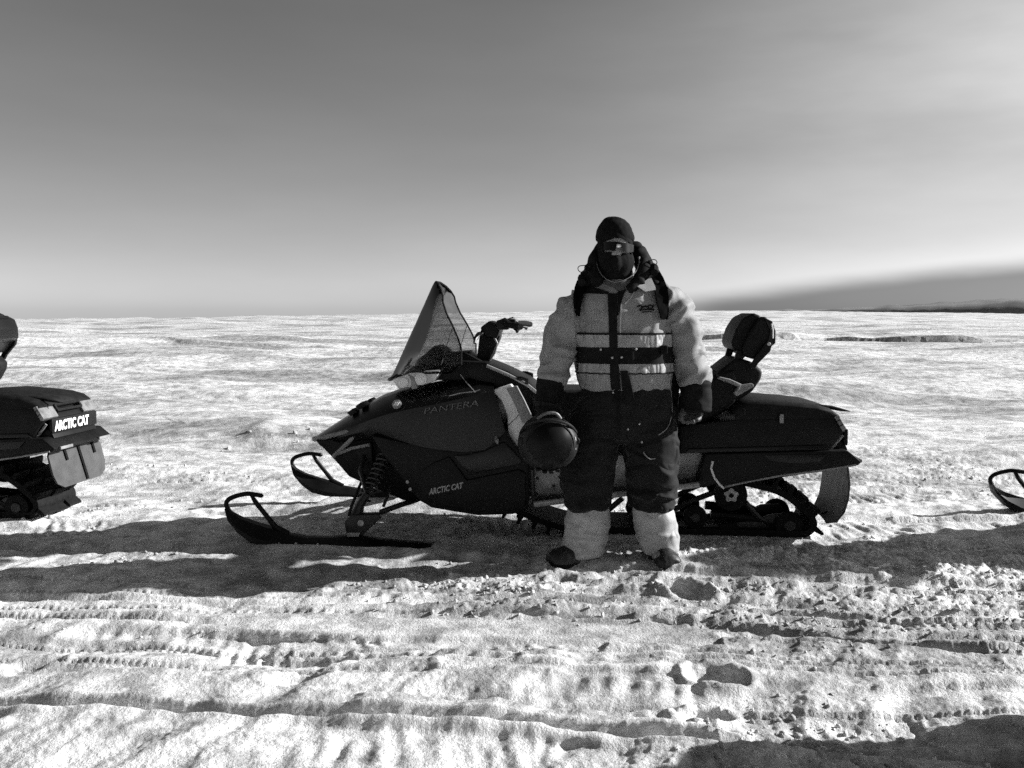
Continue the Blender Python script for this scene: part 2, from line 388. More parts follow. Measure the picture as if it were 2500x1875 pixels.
def build_clods():
    """loose crumbs of snow thrown up by the belts"""
    rnd = np.random.default_rng(5); n = 17000
    Y = 2.3 + 5.2 * rnd.random(n) ** 1.5; X = (rnd.random(n) * 2 - 1) * (0.66 * Y + 0.3)
    keep = np.clip(0.0 + 0.8 * perlin2(X / 0.9, Y / 0.55, 20) + 0.65 * sstep(-1.2, 0.3, X) * sstep(5.0, 4.5, Y) * sstep(3.3, 3.7, Y) + 0.2 * sstep(0.3, 1.4, X) - 0.5 * sstep(3.4, 3.0, Y) * sstep(0.8, 0.0, X), 0.0, 1) > rnd.random(n)
    line = px_line([(380, 1502), (900, 1524), (1300, 1532), (1760, 1556)]); d, s = dist_line(X, Y, line)
    keep &= (np.abs(d) > 0.10) | (rnd.random(n) < 0.05)
    X, Y = X[keep], Y[keep]; size = 0.003 + 0.0095 * rnd.random(len(X)) ** 4
    hx = []
    for px, py, sx, k in ((700, 1080, 70, 5), (800, 1078, 60, 5), (520, 1090, 120, 5)):     # broken blocks along the drift behind the skis
        for _ in range(k): c = on_ground(px + rnd.normal() * sx, py + rnd.normal() * 7); hx.append((c.x, c.y, 0.008 + 0.030 * rnd.random() ** 3))
    hx = np.array(hx); X = np.concatenate([X, hx[:, 0]]); Y = np.concatenate([Y, hx[:, 1]]); size = np.concatenate([size, hx[:, 2]])
    H = flatten(X, Y, height(X.copy(), Y.copy()))
    bm = bmesh.new(); bmesh.ops.create_icosphere(bm, subdivisions=1, radius=1); tv = np.array([v.co[:] for v in bm.verts]); tf = np.array([[v.index for v in f.verts] for f in bm.faces]); bm.free()
    m = len(X); q = rnd.normal(size=(m, 3, 3)); u, _, vt = np.linalg.svd(q); rot = u @ vt
    shape = 1 + 0.38 * rnd.normal(size=(m, len(tv), 1)).clip(-1.2, 1.2)
    V = (tv[None] * shape * (0.7 + 0.6 * rnd.random((m, 1, 3)))) @ rot * size[:, None, None]
    V += np.stack([X, Y, H + size * np.where(size > .013, 0.05, 0.3)], 1)[:, None]
    F = (tf[None] + (np.arange(m) * len(tv))[:, None, None]).reshape(-1, 3)
    me = bpy.data.meshes.new('snow_crumbs'); me.vertices.add(m * len(tv)); me.vertices.foreach_set('co', V.astype(np.float32).ravel())
    me.loops.add(F.size); me.loops.foreach_set('vertex_index', F.astype(np.int32).ravel()); me.polygons.add(len(F)); me.polygons.foreach_set('loop_start', np.arange(len(F), dtype=np.int32) * 3)
    me.update(calc_edges=True); me.materials.append(SNOW)
    o = bpy.data.objects.new('snow_crumbs', me); COL.objects.link(o); tag(o, 'loose crumbs of snow scattered over the ruts', 'snow crumbs', kind='stuff'); print('clods', m)
    return o

def build_hills():
    """low dark hills on the skyline to the right, far beyond the ice"""
    ROCK = material('far_rock', 0.17, 0.9, spec=0.1, noise=(0.004, 0.3))
    rings = []; n = 160
    for k in range(n):
        az = 0.16 + 1.1 * k / (n - 1); t = np.array([az * 9])
        top = (0.0005 + 0.017 * float(sstep(0.20, 0.62, az)) + 0.0022 * float(perlin2(t, t * 0, 101)[0]) + 0.0010 * float(perlin2(t * 4, t * 0, 102)[0])) * float(sstep(0.16, 0.24, az))
        row = []
        for D, f_ in ((5200, -0.10), (5600, 0.35), (6000, 0.8), (6300, 1.0), (6700, 0.75), (7600, -0.10)):
            row.append(Vector((D * math.sin(az), D * math.cos(az), -600 if f_ < 0 else EYE + (top * f_ - 0.004) * D + 8 * float(perlin2(np.array([az * 60.0]), np.array([D / 300.0]), 103)[0]))))
        rings.append(row)
    o = MB().loft(rings, cap=False, closed=False).build('distant_hills', ROCK, None, 60)
    tag(o, 'low dark hills on the far skyline', 'hills', kind='structure'); return o
# ------------------------------------------------------------------ mesh tools
def link(name, me, mat, parent=None, smooth=35):
    if mat is not None and not me.materials: me.materials.append(mat)
    if smooth:
        me.polygons.foreach_set('use_smooth', [True] * len(me.polygons)); me.set_sharp_from_angle(angle=R(smooth))
    o = bpy.data.objects.new(name, me); COL.objects.link(o)
    if parent is not None: o.parent = parent
    return o
def empty(name, loc, rz=0.0):
    o = bpy.data.objects.new(name, None); COL.objects.link(o)
    o.location = loc; o.rotation_euler = (0, 0, rz); o.empty_display_size = 0.2
    return o
def mesh_of(name, verts, faces):
    me = bpy.data.meshes.new(name); me.from_pydata([tuple(v) for v in verts], [], [tuple(f) for f in faces]); me.update(); return me
class MB:
    """collects shapes into one mesh"""
    def __init__(s): s.v = []; s.f = []
    def add(s, v, f):
        k = len(s.v); s.v += [Vector(p) for p in v]; s.f += [[i + k for i in q] for q in f]; return s
    def prism(s, prof, y0, y1, bevel=0.0, seg=2, in0=1.0, in1=1.0):
        """polygon in x,z swept along y; in0/in1 shrink the two ends about the centroid"""
        n = len(prof); cx = sum(p[0] for p in prof) / n; cz = sum(p[1] for p in prof) / n
        bm = bmesh.new()
        a = [bm.verts.new((cx + (x - cx) * in0, y0, cz + (z - cz) * in0)) for x, z in prof]
        b = [bm.verts.new((cx + (x - cx) * in1, y1, cz + (z - cz) * in1)) for x, z in prof]
        bm.faces.new(a); bm.faces.new(b[::-1])
        for i in range(n): bm.faces.new((a[i], b[i], b[(i + 1) % n], a[(i + 1) % n]))
        return s.take(bm, bevel, seg)
    def take(s, bm, bevel=0.0, seg=2):
        bmesh.ops.recalc_face_normals(bm, faces=bm.faces)
        if bevel: bmesh.ops.bevel(bm, geom=list(bm.edges), offset=bevel, segments=seg, affect='EDGES', profile=0.6, clamp_overlap=True)
        bm.verts.index_update()
        s.add([v.co.copy() for v in bm.verts], [[v.index for v in f.verts] for f in bm.faces]); bm.free(); return s
    def box(s, c, d, bevel=0.0, rot=None):
        bm = bmesh.new(); bmesh.ops.create_cube(bm, size=1)
        for v in bm.verts:
            p = Vector((v.co.x * d[0], v.co.y * d[1], v.co.z * d[2]))
            if rot is not None: p = rot @ p
            v.co = p + Vector(c)
        return s.take(bm, bevel)
    def tube(s, pts, r, n=10, cap=True):
        pts = [Vector(p) for p in pts]; rad = r if isinstance(r, (list, tuple)) else [r] * len(pts)
        rings = []; up = None
        for i, p in enumerate(pts):
            t = (pts[min(i + 1, len(pts) - 1)] - pts[max(i - 1, 0)]).normalized()
            if up is None:
                up = Vector((0, 0, 1)) if abs(t.z) < 0.9 else Vector((1, 0, 0))
            a = (up - t * up.dot(t)).normalized(); b = t.cross(a); up = a
            rings.append([p + (a * math.cos(2 * math.pi * k / n) + b * math.sin(2 * math.pi * k / n)) * rad[i] for k in range(n)])
        return s.loft(rings, cap)
    def loft(s, rings, cap=True, closed=True):
        n = len(rings[0]); v = [p for r in rings for p in r]; f = []
        for i in range(len(rings) - 1):
            for k in range(n if closed else n - 1):
                a = i * n + k; b = i * n + (k + 1) % n
                f.append([a, b, b + n, a + n])
        if cap and closed:
            f.append(list(range(n))[::-1]); f.append([(len(rings) - 1) * n + k for k in range(n)])
        return s.add(v, f)
    def wheel(s, c, r, w, n=28, hub=0.0):
        """disc around the y axis with a rounded tread"""
        x, y, z = c; prof = [(r * 0.86, -w / 2), (r * 0.97, -w * 0.42), (r, 0), (r * 0.97, w * 0.42), (r * 0.86, w / 2)]
        rings = [[Vector((x + q * math.cos(2 * math.pi * k / n), y + d, z + q * math.sin(2 * math.pi * k / n))) for k in range(n)] for q, d in prof]
        return s.loft(rings)
    def mesh(s, name): 
        me = mesh_of(name, s.v, s.f); bm = bmesh.new(); bm.from_mesh(me); bmesh.ops.recalc_face_normals(bm, faces=bm.faces); bm.to_mesh(me); bm.free(); return me
    def build(s, name, mat, parent=None, smooth=35): return link(name, s.mesh(name), mat, parent, smooth)

def curve_pts(pts, sub=6):
    """Catmull-Rom through the points"""
    p = [Vector(q) for q in pts]; out = []
    for i in range(len(p) - 1):
        a, b, c, d = p[max(i - 1, 0)], p[i], p[i + 1], p[min(i + 2, len(p) - 1)]
        for k in range(sub):
            t = k / sub
            out.append(0.5 * ((2 * b) + (c - a) * t + (2 * a - 5 * b + 4 * c - d) * t * t + (3 * b - a - 3 * c + d) * t ** 3))
    return out + [p[-1]]

def lettering(name, text, width, mat, parent, origin, xdir, updir, bold=0.0, shear=0.0, depth=0.002, squeeze=1.0, height=None):
    """flat letters standing on a surface, written along xdir from origin"""
    cu = bpy.data.curves.new(name, 'FONT'); cu.body = text; cu.extrude = depth; cu.offset = bold; cu.shear = shear; cu.resolution_u = 3
    t = bpy.data.objects.new(name, cu); COL.objects.link(t)
    bpy.context.view_layer.update()
    me = bpy.data.meshes.new_from_object(t.evaluated_get(bpy.context.evaluated_depsgraph_get()))
    bpy.data.objects.remove(t, do_unlink=True)
    co = np.empty(len(me.vertices) * 3, np.float32); me.vertices.foreach_get('co', co); co = co.reshape(-1, 3)
    w = co[:, 0].max() - co[:, 0].min(); h = co[:, 1].max() - co[:, 1].min(); k = width / w; kh = (height / h) if height else k * squeeze
    co[:, 0] = (co[:, 0] - co[:, 0].min()) * k; co[:, 1] = (co[:, 1] - co[:, 1].min()) * kh
    X = Vector(xdir).normalized(); U = Vector(updir).normalized(); N = X.cross(U).normalized()
    B = np.array([X, U, N]); P = co @ B + np.array(origin)
    me.vertices.foreach_set('co', P.astype(np.float32).ravel()); me.materials.clear(); me.name = name
    return link(name, me, mat, parent, 0)

def copy_tree(o, parent=None):
    c = o.copy(); COL.objects.link(c); c.parent = parent
    for ch in o.children: copy_tree(ch, c)
    return c
def remesh(mb, voxel, smooth_iter=6, name='cloth'):
    """one continuous skin round overlapping shapes"""
    me = mb.mesh(name); o = bpy.data.objects.new(name, me); COL.objects.link(o)
    m = o.modifiers.new('r', 'REMESH'); m.mode = 'VOXEL'; m.voxel_size = voxel
    if smooth_iter:
        q = o.modifiers.new('s', 'SMOOTH'); q.factor = 0.5; q.iterations = smooth_iter
    bpy.context.view_layer.update()
    out = bpy.data.meshes.new_from_object(o.evaluated_get(bpy.context.evaluated_depsgraph_get()))
    bpy.data.objects.remove(o, do_unlink=True); bpy.data.meshes.remove(me); out.name = name
    return out
def get_co(me):
    a = np.empty(len(me.vertices) * 3, np.float32); me.vertices.foreach_get('co', a); return a.reshape(-1, 3).astype(float)
def get_no(me):
    a = np.empty(len(me.vertices) * 3, np.float32); me.vertex_normals.foreach_get('vector', a); return a.reshape(-1, 3).astype(float)
def push(me, d):
    """move vertices along their normals"""
    c = get_co(me) + get_no(me) * np.asarray(d)[:, None]; me.vertices.foreach_set('co', c.astype(np.float32).ravel()); me.update()
# ------------------------------------------------------------------ snowmobile (local frame: x to the rear, y away from the camera, z up)
SLED_TURN = R(-5)
_near_track = on_ground(1900, 1318)
_ax = Vector((math.cos(SLED_TURN), math.sin(SLED_TURN))); _ay = Vector((-math.sin(SLED_TURN), math.cos(SLED_TURN)))
SLED_O = Vector((_near_track.x, _near_track.y)) + _ay * 0.19 - _ax * 1.15
def S(px, py, y=0.0):
    """where the sight line through a point of the photograph meets the sled's plane y = const"""
    d = ray(px, py); n = Vector((_ay.x, _ay.y)); o = Vector((0, 0)) - SLED_O
    t = (y - o.dot(n)) / (d.x * n.x + d.y * n.y)
    w = Vector((d.x * t, d.y * t)) - SLED_O
    return (w.dot(_ax), EYE + d.z * t)
def SP(px, py, y): a = S(px, py, y); return Vector((a[0], y, a[1]))
def prof(pts, y): return [S(a, b, y) for a, b in pts]

BLACK = material('black_plastic', 0.006, 0.5, spec=0.16, noise=(9, 0.5), bump=(160, 0.12, 0.002))
PAINT = material('black_paint', 0.004, 0.30, spec=0.26, noise=(5, 0.4))
RUBBER = material('rubber', 0.007, 0.75, spec=0.12, noise=(30, 0.5), bump=(90, 0.5, 0.006))
STEEL = material('dark_steel', 0.018, 0.45, 0.4, noise=(20, 0.4))
ALLOY = material('worn_alloy', 0.34, 0.5, 0.25, noise=(14, 0.35), bump=(60, 0.25, 0.003))
PALE = material('pale_plastic', 0.66, 0.42, noise=(12, 0.12))
GREYP = material('grey_plastic', 0.20, 0.5, noise=(16, 0.2))
FABRIC = material('seat_cover', 0.009, 0.6, spec=0.14, noise=(26, 0.4), bump=(220, 0.3, 0.002))
LENS = material('lamp_lens', 0.55, 0.12, spec=0.6, noise=(16, 0.3))
TAIL = material('tail_lens', 0.16, 0.25, spec=0.4, noise=(20, 0.4))
WHITE = material('white_decal', 0.85, 0.5)
DIMWHITE = material('grey_decal', 0.30, 0.5)
FAINT = material('dull_decal', 0.085, 0.45)
FLAP = material('flap_rubber', 0.035, 0.6, noise=(14, 0.35), bump=(50, 0.3, 0.004))
def glass_material():
    m = bpy.data.materials.new('smoked_screen'); m.use_nodes = True; t = m.node_tree; t.nodes.clear()
    N = lambda k: t.nodes.new(k)
    tr = N('ShaderNodeBsdfTransparent'); tr.inputs[0].default_value = (0.71, 0.71, 0.71, 1)
    df = N('ShaderNodeBsdfDiffuse'); df.inputs[0].default_value = (0.10, 0.10, 0.10, 1)
    gl = N('ShaderNodeBsdfGlossy'); gl.inputs['Roughness'].default_value = 0.12; gl.inputs['Color'].default_value = (0.14, 0.14, 0.14, 1)
    fr = N('ShaderNodeFresnel'); fr.inputs[0].default_value = 1.4
    tc = N('ShaderNodeTexCoord'); n = N('ShaderNodeTexNoise'); n.inputs['Scale'].default_value = 18; n.inputs['Detail'].default_value = 8
    t.links.new(tc.outputs['Object'], n.inputs['Vector'])
    r = N('ShaderNodeMapRange'); r.inputs['From Min'].default_value = 0.35; r.inputs['From Max'].default_value = 0.75; r.inputs['To Min'].default_value = 0.02; r.inputs['To Max'].default_value = 0.16
    t.links.new(n.outputs[0], r.inputs['Value'])
    m1 = N('ShaderNodeMixShader'); t.links.new(r.outputs[0], m1.inputs[0]); t.links.new(tr.outputs[0], m1.inputs[1]); t.links.new(df.outputs[0], m1.inputs[2])
    m2 = N('ShaderNodeMixShader'); t.links.new(fr.outputs[0], m2.inputs[0]); t.links.new(m1.outputs[0], m2.inputs[1]); t.links.new(gl.outputs[0], m2.inputs[2])
    o = N('ShaderNodeOutputMaterial'); t.links.new(m2.outputs[0], o.inputs[0]); return m
SCREEN = glass_material()

def build_sled():
    root = empty('snowmobile', (0, 0, 0))
    P = lambda name, mb, mat, par=None, sm=35: mb.build(name, mat, par or root, sm)
    # ---- hood: lofted shell, stations from the nose to the dash
    st = [  # (top px, shoulder px, shoulder half width, belt px, belt half width, bottom px, bottom half width)
        ((768, 1067), (770, 1070), .05, (772, 1074), .08, (778, 1082), .07),
        ((800, 1046), (806, 1052), .12, (812, 1062), .17, (816, 1082), .15),
        ((840, 1020), (846, 1030), .17, (852, 1045), .24, (860, 1076), .23),
        ((884, 992), (892, 1006), .20, (900, 1026), .29, (912, 1070), .28),
        ((935, 964), (942, 984), .22, (950, 1010), .325, (960, 1076), .32),
        ((985, 946), (994, 968), .23, (1004, 998), .335, (1014, 1088), .34),
        ((1045, 936), (1052, 958), .235, (1060, 988), .34, (1070, 1098), .345),
        ((1110, 922), (1116, 946), .235, (1122, 974), .34, (1132, 1104), .345),
        ((1165, 908), (1168, 938), .235, (1172, 962), .335, (1184, 1098), .345),
        ((1205, 915), (1204, 940), .22, (1206, 956), .31, (1236, 1060), .335)]
    rings = []
    for t, s, sw, b, bw, o, ow in st:
        (x0, z0), (x1, z1), (x2, z2), (x3, z3) = S(*t, 0), S(*s, -sw), S(*b, -bw), S(*o, -ow)
        half = [(x0, 0.0, z0), (x0 * .6 + x1 * .4, sw * .55, z0 * .72 + z1 * .28), (x1, sw, z1), (x1 * .5 + x2 * .5, sw * .4 + bw * .6 + .006, z1 * .45 + z2 * .55), (x2, bw, z2),
                (x2 * .5 + x3 * .5, max(bw, ow) + .008, z2 * .5 + z3 * .5), (x3, ow, z3), (x3, ow * .6, z3 - .02)]
        rings.append([Vector((a, -b_, c)) for a, b_, c in half] + [Vector((a, b_, c)) for a, b_, c in half[:0:-1]])
    hood = P('hood', MB().loft(rings), PAINT, sm=28)
    for pts in (((872, 990), (888, 979), (900, 988), (884, 998)), ((852, 1006), (866, 995), (878, 1003), (862, 1014))):   # the two vent lips on the hood
        for s in (-1, 1): MB().prism(prof(pts, -.10), s * .04, s * .15, .004).build('vent_lip', BLACK, hood)
    for s in (-1, 1):       # crease strip along the hood's shoulder
        MB().tube([Vector((SP(a, b, -w - .004).x, s * (w + .004), SP(a, b, -w - .004).z)) for a, b, w in ((1096, 967, .333), (1125, 960, .325), (1160, 956, .318), (1172, 951, .31))], .003, 6).build('trim_strip', GREYP, hood)
        MB().tube([Vector((SP(a, b, -w).x, s * w, SP(a, b, -w).z)) for a, b, w in ((1124, 914, .20), (1140, 935, .235), (1160, 957, .325))], .0025, 6).build('panel_seam', DIMWHITE, hood)
    # ---- nose, belly, side panels
    belly = [(768, 1074), (784, 1090), (812, 1118), (852, 1164), (902, 1187), (985, 1222), (1030, 1226), (1030, 1090), (950, 1072), (860, 1068)]
    P('belly_pan', MB().prism(prof(belly, -.16), -.17, .17, .02), BLACK)
    side = [(905, 1062), (960, 1074), (1014, 1086), (1070, 1096), (1132, 1102), (1190, 1092), (1236, 1052), (1252, 1080), (1270, 1102), (1294, 1128), (1294, 1152), (1292, 1241), (1252, 1256), (1168, 1259), (1110, 1250), (1053, 1240), (1026, 1224), (1002, 1200), (975, 1160), (935, 1112)]
    insert = [(1056, 1131), (1097, 1114), (1140, 1172), (1266, 1146), (1284, 1154), (1284, 1234), (1250, 1248), (1170, 1250), (1112, 1241), (1060, 1231), (1018, 1196), (1030, 1150)]
    upper = [(960, 1090), (1060, 1108), (1096, 1104), (1145, 1160), (1262, 1135), (1280, 1130), (1258, 1100), (1234, 1064), (1195, 1100), (1132, 1112), (1060, 1106)]
    for s in (-1, 1):
        sp = P('side_panel', MB().prism(prof(side, -.34), s * .24, s * .345, .016), BLACK)
        MB().prism(prof(insert, -.355), s * .33, s * .362, .012).build('lower_cover', BLACK, sp)
        MB().prism(prof([(1106, 1112), (1146, 1160), (1262, 1136), (1276, 1128), (1254, 1100), (1230, 1078), (1184, 1100), (1136, 1110)], -.355), s * .335, s * .356, .010).build('upper_cover', PAINT, sp)
        c = SP(1210, 1077, -.36); MB().tube([(c.x, s * .345, c.z + .022), (c.x + .008, s * .362, c.z + .004), (c.x + .010, s * .362, c.z - .016)], [.008, .013, .005], 8).build('latch', GREYP, sp)
        for a, b in ((995, 1176), (1002, 1194)):
            q = SP(a, b, -.35); MB().wheel((q.x, s * .350, q.z), .010, .016, 12).build('bolt', ALLOY, sp)
    lettering('maker_lettering', 'ARCTIC CAT', .195, DIMWHITE, root, SP(1047, 1209, -.364), SP(1130, 1192, -.364) - SP(1047, 1209, -.364), (0.05, 0, 1), bold=.035, shear=.10, height=.036)
    a = SP(1037, 1010, -.341); b = SP(1168, 990, -.345)
    lettering('model_lettering', 'PANTERA', (b - a).length, FAINT, root, a + Vector((0, -.014, 0)), b - a, (0, .12, 1), bold=-.008, shear=.12, height=.032)
    # round badge
    q = SP(969, 987, -.30); n = Vector((-.12, -.92, .38)).normalized(); u = Vector((1, -.12, 0)).normalized(); w = n.cross(u)
    ring = lambda r, d: [q + n * d + (u * math.cos(k * math.pi / 10) + w * math.sin(k * math.pi / 10)) * r for k in range(20)]
    bd = MB().loft([ring(.027, -.03), ring(.027, .004), ring(.024, .007)]).build('badge', GREYP, root)
    for ang, off in ((0.5, -.008), (0.5, .002), (0.5, .012)):
        MB().tube([q + n * .008 + u * (off - .007) + w * -.010, q + n * .009 + u * off + w * .002, q + n * .008 + u * (off + .004) + w * .011], .0028, 6).build('badge_mark', WHITE, bd)
    # ---- front bumper bars
    for s in (-1, 1):
        B = lambda pts, r: [Vector((SP(a, b, -w).x, s * w, SP(a, b, -w).z)) for a, b, w in pts]
        fb = P('bumper_bar', MB().tube(B(((769, 1073, .10), (800, 1066, .19), (845, 1054, .22), (884, 1046, .25)), 0), .013, 8), GREYP)
        MB().tube(B(((882, 1048, .25), (850, 1080, .22), (815, 1114, .18)), 0), .013, 8).build('brace', GREYP, fb)
        MB().tube(B(((823, 1109, .19), (860, 1094, .22), (902, 1086, .26)), 0), .010, 8).build('brace', GREYP, fb)
        MB().prism(prof([(862, 1090), (905, 1080), (910, 1150), (885, 1140)], -.24), s * .20, s * .23, .006).build('vent_panel', BLACK, fb)
    P('nose_tube', MB().tube([SP(769, 1073, -.10), SP(766, 1072, 0), Vector((SP(769, 1073, -.10).x, .10, SP(769, 1073, -.10).z))], .014, 8), GREYP)
    # ---- headlamps under the screen
    lamp = [(954, 927), (972, 951), (1044, 938), (1066, 930), (1078, 903), (1040, 905), (1000, 910)]
    for s in (-1, 1):
        hl = P('headlight', MB().prism(prof(lamp, -.22), s * .08, s * .235, .014, in1=.96), LENS)
        for px, py, r in ((985, 934, .030), (1028, 925, .036)):
            q = SP(px, py, -.24); MB().wheel((q.x, s * .230, q.z), r, .03, 20).build('reflector', PALE, hl)
        MB().prism(prof([(996, 914), (1010, 920), (1020, 948), (1006, 950), (1003, 926)], -.235), s * .22, s * .243, .003).build('divider', GREYP, hl)
    # ---- windshield: a bowed sheet between the centre line and the two side edges
    rows = [((953, 926), (1012, 906), 0.159), ((962, 908), (1104, 912), 0.262), ((974, 884), (1126, 890), 0.323), ((988, 853), (1126, 852), 0.317), ((1002, 822), (1118, 825), 0.305), ((1016, 792), (1106, 797), 0.287),
            ((1030, 761), (1090, 765), 0.262), ((1042, 735), (1081, 737), 0.238), ((1052, 712), (1081, 722), 0.213), ((1058, 698), (1077, 708), 0.177), ((1062, 690), (1071, 696), 0.128), ((1064, 686), (1066, 688), 0.061)]
    grid = []; nn = 17
    for c, e, w in rows:
        cx, cz = S(*c, 0); ex, ez = S(*e, -w); line = []
        for k in range(nn):
            t = -1 + 2 * k / (nn - 1); a = abs(t)
            e_ = 1 - math.cos(a * math.pi / 2); line.append(Vector((cx + (ex - cx) * e_, w * math.sin(t * math.pi / 2), cz + (ez - cz) * e_)))
        grid.append(line)
    v = [p for l in grid for p in l] + [p + Vector((.004, 0, .001)) for l in grid for p in l]; m = len(grid) * nn; f = []
    for i in range(len(grid) - 1):
        for k in range(nn - 1):
            a = i * nn + k; f.append([a, a + 1, a + nn + 1, a + nn]); f.append([m + a, m + a + nn, m + a + nn + 1, m + a + 1])
    ws = link('windshield', mesh_of('windshield', v, f), SCREEN, root, 50)
    edge = [l[0] for l in grid] + [l[-1] for l in grid][::-1]
    MB().tube(edge, .0055, 6).build('screen_edge', RUBBER, ws)
    for s in (0, -1):
        MB().tube([grid[2][s] * .5 + grid[2][s + (3 if s == 0 else -3)] * .5, grid[4][s] * .72 + grid[4][s + (3 if s == 0 else -3)] * .28, grid[5][s]], .0022, 6).build('screen_crease', GREYP, ws)
    MB().tube([Vector((grid[0][k].x - .002, grid[0][k].y, grid[0][k].z)) for k in range(nn)], .011, 8).build('screen_base', BLACK, ws)
    # ---- dash, console
    P('dash', MB().prism(prof([(957, 922), (1000, 893), (1044, 862), (1066, 842), (1084, 850), (1094, 862), (1140, 858), (1188, 884), (1190, 930), (1060, 925), (1000, 908)], -.05), -.13, .13, .014), BLACK)
    P('gauge_pod', MB().prism(prof([(1062, 850), (1074, 842), (1092, 862), (1108, 868), (1124, 858), (1150, 856), (1130, 872), (1085, 878)], -.05), -.09, .09, .006), PAINT)
    con = [(1120, 880), (1186, 884), (1240, 906), (1292, 933), (1340, 975), (1372, 1010), (1360, 1070), (1290, 1080), (1236, 1000), (1204, 945), (1150, 925)]
    P('console', MB().prism(prof(con, -.19), -.19, .19, .018), BLACK)
    for s in (-1, 1):
        P('console_edge', MB().tube([Vector((SP(a, b, -.20).x, s * .20, SP(a, b, -.20).z)) for a, b in ((1188, 893), (1240, 915), (1288, 940), (1312, 960))], .010, 8), GREYP)
        kp = P('knee_panel', MB().prism(prof([(1202, 954), (1216, 948), (1247, 938), (1268, 966), (1288, 1012), (1290, 1040), (1272, 1088), (1264, 1108), (1240, 1056), (1239, 1014), (1226, 980)], -.29), s * .20, s * .295, .008), PALE)
        MB().prism(prof([(1236, 948), (1262, 942), (1280, 976), (1304, 1028), (1276, 1034), (1262, 1000)], -.30), s * .27, s * .303, .005).build('grey_strip', GREYP, kp)
        MB().tube([Vector((SP(a, b, -.297).x, s * .297, SP(a, b, -.297).z)) for a, b in ((1240, 1062), (1262, 1056), (1284, 1050))], .0022, 6).build('panel_seam', WHITE, kp)
        MB().tube([Vector((SP(a, b, -.297).x, s * .297, SP(a, b, -.297).z)) for a, b in ((1240, 1040), (1258, 1022), (1272, 1006))], .0022, 6).build('panel_seam', GREYP, kp)
        P('latch_clip', MB().tube([Vector((SP(a, b, -.21).x, s * .21, SP(a, b, -.21).z)) for a, b in ((1262, 923), (1275, 924), (1287, 928), (1286, 938))], .011, 8), BLACK)
    # ---- handlebar
    hb = P('handlebar', MB().tube([SP(1268, 796, -.38), SP(1246, 794, -.30), SP(1215, 792, -.14), SP(1198, 795, 0)] + [Vector((p.x, -p.y, p.z)) for p in (SP(1215, 792, -.14), SP(1246, 794, -.30), SP(1268, 796, -.38))], .012, 10), STEEL)
    MB().prism(prof([(1163, 882), (1192, 888), (1204, 862), (1221, 822), (1218, 796), (1196, 784), (1176, 796), (1170, 824)], -.06), -.065, .065, .012).build('riser_pad', FABRIC, hb)
    MB().prism(prof([(1172, 800), (1195, 783), (1216, 790), (1222, 806), (1214, 826), (1186, 822)], -.09), -.105, .105, .012).build('bar_pad', BLACK, hb)
    MB().tube([SP(1206, 822, -.07), SP(1214, 838, -.075), SP(1208, 862, -.075), SP(1196, 880, -.07)], .006, 8).build('cable', GREYP, hb)
    for s in (-1, 1):
        y = lambda a, b, w: Vector((SP(a, b, -w).x, s * w, SP(a, b, -w).z))
        MB().tube([y(1240, 793, .27), y(1256, 795, .335), y(1271, 798, .40)], [.017, .019, .017], 10).build('grip', RUBBER, hb)
        MB().box(y(1228, 793, .22), (.07, .05, .055), .012).build('control_block', BLACK, hb)
        MB().tube([y(1222, 786, .22), y(1232, 783, .25), y(1243, 790, .27)], [.014, .018, .012], 8).build('switch_cap', BLACK, hb)
        MB().tube([y(1256, 803, .30), y(1264, 806, .33), y(1262, 810, .35)], [.007, .011, .008], 8).build('thumb_lever', BLACK, hb)
        MB().tube([y(1180, 812, .10), y(1168, 816, .16), y(1160, 828, .20), y(1158, 838, .22)], [.010, .013, .012, .006], 8).build('brake_lever', STEEL, hb)
    # ---- seat and backrest
    se = [(1296, 962), (1330, 950), (1380, 951), (1460, 953), (1560, 962), (1640, 984), (1700, 1012), (1706, 1050), (1664, 1108), (1500, 1104), (1330, 1080), (1300, 1020)]
    P('seat', MB().prism(prof(se, -.19), -.215, .215, .05, seg=4), FABRIC)
    ps = P('passenger_seat', MB().prism(prof([(1640, 1000), (1690, 965), (1722, 928), (1748, 910), (1792, 900), (1800, 950), (1796, 980), (1758, 1012), (1706, 1038), (1652, 1042)], -.19), -.22, .22, .03, seg=3), FABRIC)
    MB().prism(prof([(1750, 908), (1796, 873), (1834, 882), (1861, 905), (1856, 926), (1836, 955), (1798, 980), (1766, 985), (1752, 945)], -.17), -.20, .20, .025, seg=3).build('lumbar_block', FABRIC, ps)
    br = empty('backrest', (0, 0, 0)); br.parent = root
    bp = MB(); pad = [(1812, 846), (1814, 866), (1836, 877), (1852, 871), (1876, 840), (1884, 812), (1880, 786), (1866, 772), (1852, 776), (1832, 806)]
    bp.prism(prof(pad, -.19), -.215, .215, .042, seg=4); bp.build('cushion', FABRIC, br, 60)
    bow = [(1783, 838), (1790, 854), (1814, 862), (1844, 800), (1858, 772), (1838, 764), (1812, 776), (1794, 804)]
    MB().prism(prof(bow, -.14), -.17, .21, .05, seg=5).build('front_cushion', FABRIC, br, 60)
    MB().prism(prof([(1862, 774), (1884, 784), (1892, 808), (1892, 838), (1872, 852), (1846, 880), (1838, 874), (1872, 836), (1878, 806)], -.20), -.225, .225, .010).build('back_shell', PAINT, br)
    MB().tube([SP(1884, 790, -.228), SP(1887, 806, -.230), SP(1887, 826, -.228)], .0045, 8).build('shell_edge', PALE, br)
